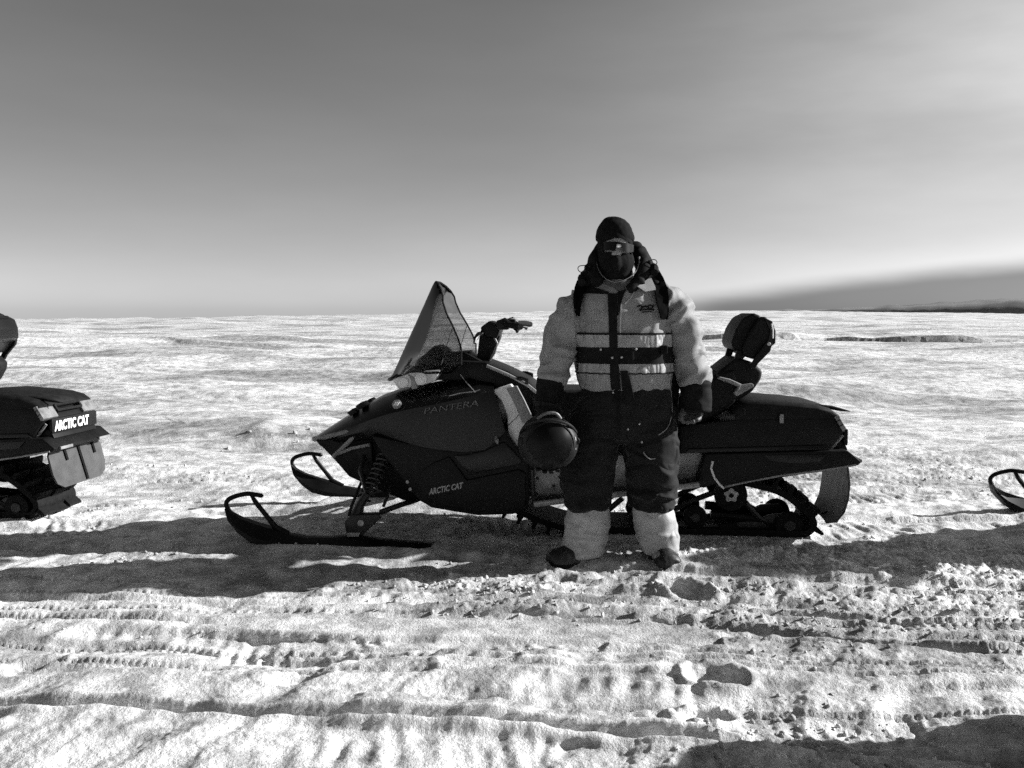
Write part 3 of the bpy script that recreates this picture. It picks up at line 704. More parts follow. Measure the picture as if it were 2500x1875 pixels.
    for s in (-1, 1):
        q = [(1872, 832), (1886, 836), (1880, 858), (1850, 888), (1842, 902), (1828, 898), (1844, 870)]
        MB().prism(prof(q, -.235), s * .222, s * .245, .006).build('bracket', BLACK, br)
        e = SP(1877, 840, -.247); MB().wheel((e.x, s * .247, e.z), .010, .012, 12).build('bolt', ALLOY, br)
        MB().prism(prof([(1776, 848), (1792, 852), (1778, 892), (1764, 892)], .16), s * .15, s * .18, .005).build('post', BLACK, br)
    for s in (-1, 1):
        y = lambda a, b, w: Vector((SP(a, b, -w).x, s * w, SP(a, b, -w).z))
        gh = P('grab_handle', MB().tube([y(1752, 922, .235), y(1780, 930, .245), y(1806, 941, .245), y(1800, 956, .24)], [.008, .012, .012, .008], 8), GREYP)
        MB().prism(prof([(1804, 940), (1838, 936), (1842, 944), (1800, 968), (1790, 962)], -.235), s * .20, s * .235, .008).build('handle_base', GREYP, gh)
        P('grab_rail', MB().tube([y(1700, 905, .20), y(1726, 900, .22), y(1746, 910, .23), y(1754, 922, .235)], .010, 8), STEEL)
    # ---- storage box, soft bag
    bx = [(1660, 1040), (1796, 1024), (2034, 1020), (2062, 1053), (2027, 1097), (1660, 1107)]
    tb = P('storage_box', MB().prism(prof(bx, -.26), -.27, .27, .014), BLACK)
    MB().prism(prof([(1680, 1095), (2016, 1086), (2026, 1098), (1672, 1106)], -.27), -.278, .278, .005).build('box_rim', PAINT, tb)
    tl = [(1838, 1010), (1852, 990), (1866, 988), (1940, 990), (1990, 994), (2024, 1000), (2036, 1020)]
    bag = MB(); rr = []
    for y, k in ((-.265, .72), (-.255, .94), (-.20, 1.02), (-.08, 1.08), (.08, 1.08), (.20, 1.02), (.255, .94), (.265, .72)):
        base = [(1782, 1022), (1782, 1002), (1796, 986), (1822, 977), (1865, 975), (1932, 980), (1986, 986), (2022, 996), (2040, 1010), (2038, 1019)]
        zb = S(1782, 1022, -.22)[1]; rr.append([Vector((S(a, b, -.18)[0], y, zb + (S(a, b, -.18)[1] - zb) * k)) for a, b in base])
    bag.loft(rr); bg_ = P('cargo_bag', bag, FABRIC, sm=60)
    y = lambda a, b, w: SP(a, b, w)
    MB().tube([SP(1866, 974, .10), SP(1874, 980, -.10), SP(1890, 992, -.24), SP(1903, 1008, -.262), SP(1908, 1026, -.272)], .007, 6).build('strap', RUBBER, bg_)
    MB().tube([SP(1892, 990, -.22), SP(1940, 990, -.20), SP(1990, 990, -.19), SP(2030, 995, -.18), SP(2052, 1000, -.17), SP(2075, 1004, -.16)], [.004, .010, .010, .011, .009, .002], 6).build('strap_tail', RUBBER, bg_)
    q = SP(1908, 1022, -.275); MB().box((q.x, -.277, q.z), (.022, .012, .05), .004).build('buckle', GREYP, bg_)
    MB().tube([SP(1818, 1012, -.262), SP(1819, 1000, -.264), SP(1814, 997, -.262)], .004, 6).build('tie_loop', STEEL, bg_)
    for s in (-1, 1):
        P('rope_coil', MB().tube([Vector((SP(1758 + 34 * t / 24, 1018 + 8 * math.sin(t * 1.6) + t * .15, -.275).x, s * .275, SP(1758, 1018 + 8 * math.sin(t * 1.6), -.275).z)) for t in range(25)], .006, 6), STEEL)
    # rear of the box, seen on the machine in front: framed recess, tail light, plate with lettering
    tlp = [(2036, 1017), (2046, 1014), (2066, 1047), (2057, 1054)]
    tlo = P('tail_light', MB().prism(prof(tlp, -.265), -.275, -.13, .004), TAIL)
    MB().prism(prof(tlp, -.265), .13, .275, .004).build('tail_light_lens', TAIL, tlo)
    for k in (.33, .66):
        a = SP(2036 + 20 * k, 1017 + 37 * k, -.277); b = SP(2046 + 20 * k, 1014 + 33 * k, -.277); MB().tube([a, b], .003, 6).build('lens_rib', STEEL, tlo)
    c0 = Vector((S(2040, 1014, -.2)[0], 0, S(2040, 1014, -.2)[1])); c1 = Vector((S(2064, 1050, -.2)[0], 0, S(2064, 1050, -.2)[1]))
    dn = (c1 - c0).normalized(); nr = Vector((-dn.z, 0, dn.x)); nr = nr if nr.x > 0 else -nr
    for a, b, w, h in ((0, .5, .40, .010), (0, .04, .40, .010)): pass
    fr = MB()
    for k in (.04, .42):
        p = c0 + dn * (c1 - c0).length * k + nr * .006; fr.box(p, (.012, .25, .016), .003)
    for s in (-1, 1):
        p = c0 + dn * (c1 - c0).length * .23 + nr * .006 + Vector((0, s * .12, 0)); fr.tube([p - dn * .018, p + dn * .018], .009, 6)
    fr.build('recess_frame', BLACK, root)
    xr = S(2062, 1053, -.26)[0]; zt = S(2062, 1053, -.26)[1]; zb = S(2027, 1097, -.26)[1]; xb = S(2027, 1097, -.26)[0]
    pl = P('rear_plate', MB().box((xr + .018, 0, zt * .5 + zb * .5 + .012), (.02, .46, .088), .005), BLACK)
    MB().box((xr - .02, 0, zt - .03), (.10, .36, .04), .004).build('plate_mount', BLACK, pl)
    lettering('plate_lettering', 'ARCTIC CAT', .35, WHITE, pl, Vector((xr + .031, -.215, zt * .5 + zb * .5 - .020)), (0, 1, 0), (0, 0, 1), bold=.035, shear=.08, height=.062)
    # ---- tunnel, rear rack, running boards
    tun = [(1288, 1126), (1500, 1112), (1742, 1104), (1742, 1172), (1700, 1168), (1400, 1212), (1296, 1228)]
    tn = P('tunnel', MB().prism(prof(tun, -.20), -.20, .20, .008), ALLOY)
    for s in (-1, 1):
        hs = MB().prism(prof([(1298, 1140), (1380, 1132), (1384, 1150), (1384, 1216), (1300, 1222)], -.215), s * .20, s * .218, .006).build('heat_shield', ALLOY, tn)
        for a, b in ((1312, 1168), (1352, 1186), (1310, 1206), (1376, 1160)):
            q = SP(a, b, -.22); MB().wheel((q.x, s * .222, q.z), .009, .010, 12).build('bolt', STEEL, tn)
        rb = MB(); a, b = SP(1304, 1231, -.38), SP(1707, 1183, -.38)
        n_ = 14
        rb.add([(a.x, s * .20, a.z), (a.x, s * .38, a.z), (b.x, s * .38, b.z), (b.x, s * .20, b.z), (a.x, s * .20, a.z - .012), (a.x, s * .38, a.z - .012), (b.x, s * .38, b.z - .012), (b.x, s * .20, b.z - .012)],
               [(0, 1, 2, 3), (7, 6, 5, 4), (0, 4, 5, 1), (1, 5, 6, 2), (2, 6, 7, 3), (3, 7, 4, 0)])
        rbo = P('running_board', rb, STEEL)
        MB().tube([Vector((a.x, s * .385, a.z)), Vector((b.x, s * .385, b.z))], .016, 8).build('board_edge', ALLOY, rbo)
        for k in range(n_):
            p = Vector((a.x, s * .30, a.z)).lerp(Vector((b.x, s * .30, b.z)), (k + .6) / n_); MB().box((p.x, p.y, p.z + .006), (.05, .12, .014), .005).build('tread_bar', STEEL, rbo)
        P('toe_hold', MB().tube([Vector((SP(p, q, -w).x, s * w, SP(p, q, -w).z)) for p, q, w in ((1294, 1128, .30), (1300, 1150, .40), (1302, 1200, .40), (1304, 1228, .37))], .012, 8), STEEL)
    rack = [(1722, 1108), (2026, 1100), (2070, 1100), (2104, 1128), (2095, 1136), (1998, 1152), (1823, 1179), (1763, 1190), (1748, 1182), (1716, 1192), (1700, 1180)]
    rk = P('rear_rack', MB().prism(prof(rack, -.29), -.30, .30, .014), BLACK)
    MB().prism(prof([(1860, 1112), (2020, 1108), (2000, 1128), (1940, 1132), (1885, 1126)], -.30), -.306, .306, .004).build('rack_recess', PAINT, rk)
    MB().prism(prof([(2020, 1098), (2036, 1070), (2060, 1080), (2068, 1098)], -.20), -.22, .22, .006).build('rack_hinge', BLACK, rk)
    for s in (-1, 1):
        MB().tube([Vector((SP(a, b, -.302).x, s * .302, SP(a, b, -.302).z)) for a, b in ((1768, 1189), (1823, 1177), (1908, 1161), (1998, 1150), (2090, 1135))], .006, 6).build('rack_lip', GREYP, rk)
        P('rear_bumper', MB().tube([Vector((SP(a, b, -.24).x, s * .24, SP(a, b, -.24).z)) for a, b in ((2024, 1100), (2034, 1090), (2058, 1062))], .008, 8), GREYP)
        q = SP(2098, 1130, -.27); MB().box((q.x + .012, s * .20, q.z + .008), (.012, .12, .018), .003).build('reflector', GREYP, rk)
    # ---- snow flap
    fl = [(2062, 1136), (2073, 1142), (2076, 1182), (2072, 1220), (2064, 1253), (2048, 1279), (2030, 1286)]
    rows = [S(a, b, -.26) for a, b in fl]; fm = MB(); wd = [.25, .255, .265, .265, .25, .225, .19]
    for th in ((0, .012),):
        rings = []
        for (x, z), w in zip(rows, wd):
            out = [Vector((x + .018 * math.cos(t * math.pi / 2), w * t, z)) for t in np.linspace(-1, 1, 11)]
            rings.append(out + [p - Vector((.012, 0, 0)) for p in out[::-1]])
        fm.loft(rings)
    sf = P('snow_flap', fm, FLAP, sm=50)
    ff = MB(); x0_, z0_ = rows[0]; zl = z0_ - (z0_ - rows[-1][1]) * .66; R2 = []
    for t_, w_ in ((0, .25), (.12, .27), (.6, .27), (.86, .25), (1, .19)):
        line_ = [Vector((x0_ + .012 + .05 * t_, w_ * q_, z0_ + (zl - z0_) * t_)) for q_ in (-1, -.93, 0, .93, 1)]
        R2.append(line_ + [p - Vector((.012, 0, 0)) for p in line_[::-1]])
    ff.loft(R2); fme = ff.mesh('snow_flap'); fme.materials.append(FLAP); FLAT_FLAP.append(fme)
    for yy, k_ in ((-.12, .32), (.02, .96), (.17, .32)):
        me_ = MB().tube([Vector((x0_ + .016 + .05 * t_, yy + .02 * t_, z0_ + (zl - z0_) * t_)) for t_ in (0, k_ * .5, k_)], .011, 6).mesh('flap_rib'); me_.materials.append(RUBBER); FLAT_FLAP.append(me_)
    for yy, lo, hi in ((-.10, 0, 2), (0.02, 0, 6), (.16, 0, 2)):
        MB().tube([Vector((rows[k][0] + .020, yy, rows[k][1])) for k in range(lo, hi + 1)], .012, 6).build('flap_rib', RUBBER, sf)
    # ---- belt with lugs
    path = [(1220, 1165), (1196, 1186), (1198, 1214), (1225, 1236), (1300, 1272), (1385, 1310), (1450, 1321), (1560, 1321), (1700, 1320), (1840, 1319), (1930, 1318), (1972, 1310), (1994, 1288), (1990, 1262), (1960, 1232), (1915, 1200), (1870, 1184), (1790, 1168), (1640, 1158), (1450, 1160), (1300, 1160)]
    loop = [SP(a, b, -.19) for a, b in path]; loop = [Vector((p.x, 0, max(p.z, .018))) for p in loop]
    L = curve_pts(loop + [loop[0]], 6)[:-1]
    nrm = []
    for i in range(len(L)):
        t = (L[(i + 1) % len(L)] - L[i - 1]).normalized(); nrm.append(Vector((-t.z, 0, t.x)))
    cen = sum(L, Vector()) / len(L)
    if sum(n.dot(p - cen) for n, p in zip(nrm, L)) < 0: nrm = [-n for n in nrm]
    tm = MB(); rings = []
    for p, n in zip(L, nrm):
        o_, i_ = p, p - n * .034
        rings.append([Vector((o_.x, -.19, o_.z)), Vector((o_.x, .19, o_.z)), Vector((i_.x, .19, i_.z)), Vector((i_.x, -.19, i_.z))])
    tm.loft(rings + [rings[0]], cap=False)
    tr = P('track', tm, RUBBER)
    lug = MB()
    for y0, y1, q_ in ((-.19, -.07, 0), (-.055, .055, .012), (.07, .19, 0)):
        lug.prism([(-.017 + q_, -.012), (.017 + q_, -.012), (.010 + q_, .048), (.001 + q_, .056), (-.008 + q_, .046)], y0, y1)
    lug_me = lug.mesh('track_lug'); lug_me.materials.append(RUBBER)
    acc, nxt = 0.0, 0.0
    for i in range(len(L)):
        p, q = L[i], L[(i + 1) % len(L)]; d = (q - p).length
        while nxt <= acc + d:
            k = (nxt - acc) / d; c = p.lerp(q, k); n = nrm[i]
            o = bpy.data.objects.new('track_lug', lug_me); COL.objects.link(o); o.parent = tr
            if c.z < .06: c = Vector((c.x, 0, c.z + .012))
            o.location = c; o.rotation_euler = (0, math.atan2(n.x, n.z), 0); o.scale = (1, 1, .78 + .4 * ((i * 37 + int(nxt * 1000)) % 17) / 17); nxt += .088
        acc += d
    # ---- skid: rails, wheels, arms
    for s in (-1, 1):
        rl = P('slide_rail', MB().prism(prof([(1440, 1290), (1500, 1288), (1640, 1280), (1700, 1270), (1720, 1284), (1850, 1272), (1880, 1258), (1930, 1254), (1950, 1286), (1900, 1306), (1700, 1312), (1480, 1314)], -.15), s * .115, s * .14, .006), STEEL)
        MB().prism(prof([(1756, 1280), (1800, 1276), (1804, 1300), (1758, 1302)], -.17), s * .14, s * .175, .008).build('rail_block', RUBBER, rl)
        for px, py, r, nm in ((1697, 1262, .066, 'bogie_wheel'), (1926, 1282, .078, 'rear_wheel'), (1560, 1270, .062, 'bogie_wheel')):
            q = SP(px, py, -.17); wl = P(nm, MB().wheel((q.x, s * .165, q.z), r, .04), RUBBER); MB().wheel((q.x, s * .172, q.z), r * .42, .045, 16).build('hub', STEEL, wl)
        q = SP(1785, 1209, -.20); wl = P('idler_wheel', MB().wheel((q.x, s * .18, q.z), .092, .045), RUBBER)
        hubm = MB(); nn2 = 40
        star = [[Vector((q.x + rad * (1 + .16 * math.sin(5 * 2 * math.pi * k / nn2)) * math.cos(2 * math.pi * k / nn2), s * dd, q.z + rad * (1 + .16 * math.sin(5 * 2 * math.pi * k / nn2)) * math.sin(2 * math.pi * k / nn2))) for k in range(nn2)] for rad, dd in ((.036, .19), (.036, .206), (.030, .209))]
        hubm.loft(star).build('hub', ALLOY, wl); MB().wheel((q.x, s * .208, q.z), .013, .012, 12).build('axle_nut', RUBBER, wl)
        A = lambda pts, r, nm, m_: P(nm, MB().tube([Vector((SP(a, b, -w).x, s * w, SP(a, b, -w).z)) for a, b, w in pts], r, 8), m_)
        A(((1620, 1256, .13), (1690, 1222, .14), (1770, 1192, .15)), .016, 'suspension_arm', STEEL)
        A(((1735, 1256, .12), (1800, 1262, .12), (1860, 1268, .12)), .026, 'rear_shock', BLACK)
        A(((1820, 1228, .15), (1850, 1262, .14), (1890, 1285, .13)), .016, 'suspension_arm', STEEL)
        A(((1740, 1126, .306), (1736, 1144, .31), (1744, 1166, .31), (1757, 1184, .305), (1768, 1192, .30)), .006, 'brake_cable', PALE)
        A(((1440, 1296, .12), (1480, 1250, .13), (1520, 1216, .14)), .016, 'suspension_arm', STEEL)
    P('rear_axle', MB().tube([(SP(1926, 1282, -.17).x, -.17, SP(1926, 1282, -.17).z), (SP(1926, 1282, -.17).x, .17, SP(1926, 1282, -.17).z)], .014, 8), STEEL)
    # ---- skis, spindles, arms
    for s in (-1, 1):
        W = .50; V = lambda a, b, y=0.0: Vector((SP(a, b, -W).x, s * W + y, SP(a, b, -W).z))
        top = [(556, 1238), (566, 1250), (590, 1264), (630, 1278), (668, 1289), (701, 1302), (744, 1310), (800, 1311), (844, 1307), (880, 1306), (934, 1317), (1000, 1322), (1056, 1326)]
        bot = [(553, 1240), (563, 1266), (590, 1294), (622, 1315), (663, 1328), (701, 1334), (744, 1336), (800, 1336), (844, 1335), (880, 1335), (934, 1337), (1000, 1338), (1056, 1338)]
        hw = [.030, .045, .062, .075, .082, .085, .085, .085, .085, .085, .082, .078, .07]
        rings = []
        for t, b, w in zip(top, bot, hw):
            p, q = V(*t), V(*b); q.z = max(q.z, .002)
            rings.append([p + Vector((0, -w * .35, 0)), p + Vector((0, w * .35, 0)), q.lerp(p, .35) + Vector((0, w, 0)), q + Vector((0, w, 0)), q + Vector((0, w * .2, -.012)), q + Vector((0, -w * .2, -.012)), q + Vector((0, -w, 0)), q.lerp(p, .35) + Vector((0, -w, 0))])
        ski = P('ski', MB().loft(rings), BLACK)
        if s > 0: ski.location = (0, .08, .045)        # the far ski rests on the higher side of the rut
        MB().tube(curve_pts([V(558, 1244), V(552, 1230), V(563, 1216), V(598, 1206), V(620, 1207), V(643, 1211)], 4), [.013] * 20 + [.004], 8).build('ski_loop', BLACK, ski)
        MB().tube([V(614, 1209), V(624, 1226), V(648, 1256), V(672, 1286), V(703, 1304)], [.010, .014, .014, .016, .02], 8).build('ski_strut', BLACK, ski)
        q = V(683, 1304); MB().wheel((q.x, q.y - .03, q.z), .007, .02, 10).build('bolt', ALLOY, ski)
        sp = P('spindle', MB().prism(prof([(843, 1270), (860, 1254), (932, 1252), (932, 1262), (888, 1304), (850, 1304)], -W), s * W - .035, s * W + .035, .010), STEEL)
        q = V(885, 1273); MB().wheel((q.x, q.y - .036, q.z), .018, .012, 14).build('bolt', ALLOY, sp)
        MB().prism(prof([(852, 1296), (884, 1296), (880, 1306), (852, 1306)], -W), s * W - .04, s * W + .04, .004).build('rubber_block', GREYP, sp)
        I = lambda a, b, w: Vector((SP(a, b, -w).x, s * w, SP(a, b, -w).z))
        MB().tube([I(868, 1262, W), I(880, 1230, .47), I(896, 1206, .45)], [.03, .022, .022], 10).build('upright', STEEL, sp)
        for nm, pts, r in (('lower_arm', ((930, 1250, W), (980, 1232, .36), (1018, 1220, .24)), .016), ('lower_arm', ((880, 1256, W), (886, 1205, .34), (905, 1168, .22)), .016),
                           ('upper_arm', ((896, 1206, .45), (930, 1150, .30), (960, 1128, .22)), .014), ('upper_arm', ((896, 1206, .45), (880, 1150, .32), (890, 1110, .22)), .014),
                           ('tie_rod', ((852, 1258, W), (858, 1236, .46), (874, 1196, .36), (890, 1160, .22)), .009), ('sway_link', ((936, 1236, .47), (945, 1215, .42), (952, 1188, .36)), .009)):
            P(nm, MB().tube([I(*p) for p in pts], r, 8), STEEL)
        sh = P('shock_absorber', MB().tube([I(884, 1232, .44), I(912, 1172, .36), I(946, 1104, .27)], .018, 10), STEEL)
        a, b = I(892, 1216, .42), I(942, 1112, .275); ax_ = (b - a).normalized(); e1 = ax_.orthogonal().normalized(); e2 = ax_.cross(e1)
        MB().tube([a.lerp(b, t / 90) + (e1 * math.cos(t * .62) + e2 * math.sin(t * .62)) * .036 for t in range(91)], .008, 6).build('coil_spring', STEEL, sh)
    return root

SLEDS = []; FLAT_FLAP = []
def place_sleds():
    s0 = build_sled(); s0.location = (SLED_O.x, SLED_O.y, 0.0); s0.rotation_euler = (0, 0, SLED_TURN)
    tag(s0, 'black touring snowmobile with tall smoked windshield, parked behind the standing person', 'snowmobile', 'snowmobiles parked in a line')
    SLEDS.append(s0)
    for dx, dy, rz, lab in ((-4.55, 0.47, R(-6), 'black snowmobile cut off by the picture edge, its rear plate and mud flap in view'),
                            (4.46, -0.32, R(-5), 'snowmobile of which only one curled ski tip enters the picture beyond the rear flap'),
                            (SHADOW_CASTER[0], SHADOW_CASTER[1], SHADOW_CASTER[2], 'stand-in snowmobile added out of view to cast the shadow over the bottom corner of the snow')):
        c = copy_tree(s0); c.location = (SLED_O.x + dx, SLED_O.y + dy, 0); c.rotation_euler = (0, 0, rz); tag(c, lab, 'snowmobile', 'snowmobiles parked in a line'); SLEDS.append(c)
        if dx > 4:
            for ch in c.children:
                if ch.name.startswith('ski') and ch.location.z > .01: ch.location = (.03, .02, 0)
        if dx < 0:
            for ch in c.children:                      # the mud flap of this machine is shorter
                if ch.name.startswith('snow_flap'): zt_ = S(2062, 1136, -.26)[1]; ch.data = FLAT_FLAP[0]
                if ch.name.startswith('snow_flap'):
                    for rb_, me_ in zip(ch.children, FLAT_FLAP[1:]): rb_.data = me_
                if ch.name.startswith(('backrest', 'passenger_seat', 'grab_', 'lumbar')): ch.location = (-.11, 0, 0)      # seat slid forward
SHADOW_CASTER = (3.45 - SLED_O.x, 2.2 - SLED_O.y, R(170))  # unseen copy, added for its shadow; the true caster is unknown
def pressed_by_sleds():
    out = []
    for s in SLEDS:
        c, n = math.cos(s.rotation_euler.z), math.sin(s.rotation_euler.z)
        def w(x, y): return s.location.x + x * c - y * n, s.location.y + x * n + y * c
        xm = (S(1420, 1318, -.19)[0] + S(1960, 1318, -.19)[0]) / 2; hl = (S(1960, 1318, -.19)[0] - S(1420, 1318, -.19)[0]) / 2
        out.append((*w(xm, 0), c, n, hl, .20, 0.022, .12))
        xa, xb = S(690, 1336, -.5)[0], S(1056, 1338, -.5)[0]
        for y, z_ in ((-.5, .02), (.58, .062)): out.append((*w((xa + xb) / 2, y), c, n, (xb - xa) / 2, .09, z_, .14))
    return out
# ------------------------------------------------------------------ the person
Y0 = on_ground(1495, 1368).y
BASE = on_ground(1495, 1368)
def Q(px, py, dy=0.0): return at_depth(px, py, Y0 + dy) - BASE
def ell(c, rx, ry, ax=Vector((1, 0, 0)), ay=Vector((0, 1, 0)), n=28, e=2.3):
    out = []
    for k in range(n):
        a = 2 * math.pi * k / n; ca, sa = math.cos(a), math.sin(a)
        out.append(c + ax * (math.copysign(abs(ca) ** (2 / e), ca) * rx) + ay * (math.copysign(abs(sa) ** (2 / e), sa) * ry))
    return out
def rows_loft(mb, rows, e=2.3, n=28):
    """rows: (py, x left, x right, half depth, dy) level rings"""
    rings = []
    for py, xl, xr, dep, dy in rows:
        a, b = Q(xl, py, dy), Q(xr, py, dy); rings.append(ell((a + b) / 2, (b - a).length / 2, dep, n=n, e=e))
    mb.loft(rings); return mb
def limb(mb, pts, n=20, flat=1.0):
    """pts: (px, py, dy, radius)"""
    P_ = [Q(a, b, d) for a, b, d, r in pts]; rings = []
    for i, p in enumerate(P_):
        t = (P_[min(i + 1, len(P_) - 1)] - P_[max(i - 1, 0)]).normalized()
        ax = (Vector((1, 0, 0)) - t * t.x).normalized(); ay = t.cross(ax)
        rings.append(ell(p, pts[i][3], pts[i][3] * flat, ax, ay, n, 2.1))
    mb.loft(rings); return mb
def ball(mb, c, r, n=14):
    rings = []
    for i in range(1, n):
        a = math.pi * i / n; rings.append([c + Vector((r[0] * math.sin(a) * math.cos(2 * math.pi * k / 20), r[1] * math.sin(a) * math.sin(2 * math.pi * k / 20), -r[2] * math.cos(a))) for k in range(20)])
    mb.loft(rings); return mb

SKIN = material('skin', 0.24, 0.5, noise=(40, 0.1))
JACKET = material('jacket_fabric', 0.20, 0.65, spec=0.2, noise=(22, 0.10), bump=(240, 0.25, 0.0015), sheen=0.1, crease=(4.6, (1, 1, 1.5), 0.45, 0.014))
BAND = material('pale_band', 0.22, 0.5, noise=(30, 0.10), bump=(120, 0.3, 0.002), crease=(14, (1.5, 1.5, .5), 0.6, 0.010))
DARKCLOTH = material('dark_fabric', 0.008, 0.8, spec=0.08, noise=(24, 0.35), bump=(200, 0.35, 0.002))
TROUSER = material('trouser_fabric', 0.010, 0.75, spec=0.1, noise=(14, 0.3), bump=(180, 0.35, 0.002), sheen=0.05, crease=(6, (1, 1, 1.6), 0.8, 0.02))
GAITER = material('gaiter_fabric', 0.30, 0.6, noise=(18, 0.12), bump=(150, 0.3, 0.002), crease=(6, (1, 1, 1.3), 0.5, 0.016))
KNIT = material('black_knit', 0.007, 0.9, spec=0.06, noise=(30, 0.3), bump=(260, 0.5, 0.002))
NECK = material('neck_fleece', 0.05, 0.85, noise=(40, 0.25), bump=(160, 0.5, 0.003))
NECK2 = material('lit_neck_edge', 0.13, 0.8)
LEATHER = material('boot_rubber', 0.014, 0.5, spec=0.35, noise=(24, 0.5), bump=(70, 0.4, 0.004))
GLOVE = material('black_glove', 0.012, 0.7, spec=0.2, noise=(30, 0.4), bump=(120, 0.4, 0.002))
PALM = material('grey_glove', 0.05, 0.6, noise=(30, 0.2), bump=(120, 0.4, 0.002))
DULLBAR = material('dull_grey_plastic', 0.10, 0.5, noise=(20, 0.3))
WEBBING = material('strap_webbing', 0.005, 1.0, spec=0.0, noise=(60, 0.4))
SHADES = material('dark_lens', 0.004, 0.3, spec=0.1)
PIPING = material('pale_piping', 0.34, 0.5)
HEL = material('helmet_paint', 0.014, 0.5, spec=0.16, noise=(7, 0.5))
VISOR = material('helmet_visor', 0.005, 0.34, spec=0.10, noise=(9, 0.6))

def folds(me, amp, scale, seed, stretch=(1, 1, 1)):
    c = get_co(me); p = c * np.array(stretch) * scale
    w = np.stack([perlin3(p * 0.6, seed + 3), perlin3(p * 0.6, seed + 4), perlin3(p * 0.6, seed + 5)], 1) * 0.7
    r = 1 - np.abs(perlin3(p + w, seed)) * 2.2
    push(me, amp * (0.75 * r + 0.35 * perlin3(p * 2.3 + w, seed + 1)))

def drape_patch(bvh, pts_px, dy_from, off, name, mat, parent, nu=None):
    """a strip of cloth laid on the front of a garment: rows of pixel pairs (left, right)"""
    rings = []; nu = nu or 6
    for (xl, yl), (xr, yr) in pts_px:
        row = []
        for k in range(nu + 1):
            t = k / nu; px, py = xl + (xr - xl) * t, yl + (yr - yl) * t
            d = ray(px, py).normalized(); o = Vector((0, 0, EYE)) - BASE
            h = bvh.ray_cast(o, d)
            p = h[0] if h[0] is not None else Q(px, py, dy_from)
            row.append(p - d * off)
        rings.append(row)
    n = nu + 1; v = [p for r in rings for p in r]; back = [p + Vector((0, off + .004, 0)) for p in v]; m = len(v); f = []
    for i in range(len(rings) - 1):
        for k in range(nu):
            a = i * n + k; f.append((a, a + 1, a + n + 1, a + n)); f.append((m + a, m + a + n, m + a + n + 1, m + a + 1))
    b = [k for k in range(nu + 1)] + [i * n + nu for i in range(1, len(rings))] + [(len(rings) - 1) * n + k for k in range(nu - 1, -1, -1)] + [i * n for i in range(len(rings) - 2, 0, -1)]
    for i in range(len(b)): a, c = b[i], b[(i + 1) % len(b)]; f.append((a, m + a, m + c, c))
    return MB().add(v + back, f).build(name, mat, parent, 50)
def sub_rows(rows, k=6):
    """refine rows of (left, right) pixel pairs"""
    out = []
    for (a, b), (c, d) in zip(rows[:-1], rows[1:]):
        for i in range(k):
            t = i / k; out.append(((a[0] + (c[0] - a[0]) * t, a[1] + (c[1] - a[1]) * t), (b[0] + (d[0] - b[0]) * t, b[1] + (d[1] - b[1]) * t)))
    return out + [rows[-1]]

ARM_R = [(1450, 722, .01, .060), (1428, 735, .01, .078), (1406, 758, .0, .087), (1388, 788, -.01, .084), (1376, 815, -.015, .081), (1370, 845, -.02, .080), (1361, 880, -.035, .074), (1352, 910, -.05, .068), (1346, 930, -.055, .064)]
ARM_L = [(1596, 716, .01, .060), (1620, 730, .01, .078), (1643, 755, .0, .087), (1659, 785, -.0, .083), (1671, 812, .0, .080), (1680, 845, -.0, .079), (1688, 885, -.01, .077), (1695, 915, -.015, .071), (1698, 935, -.02, .068)]

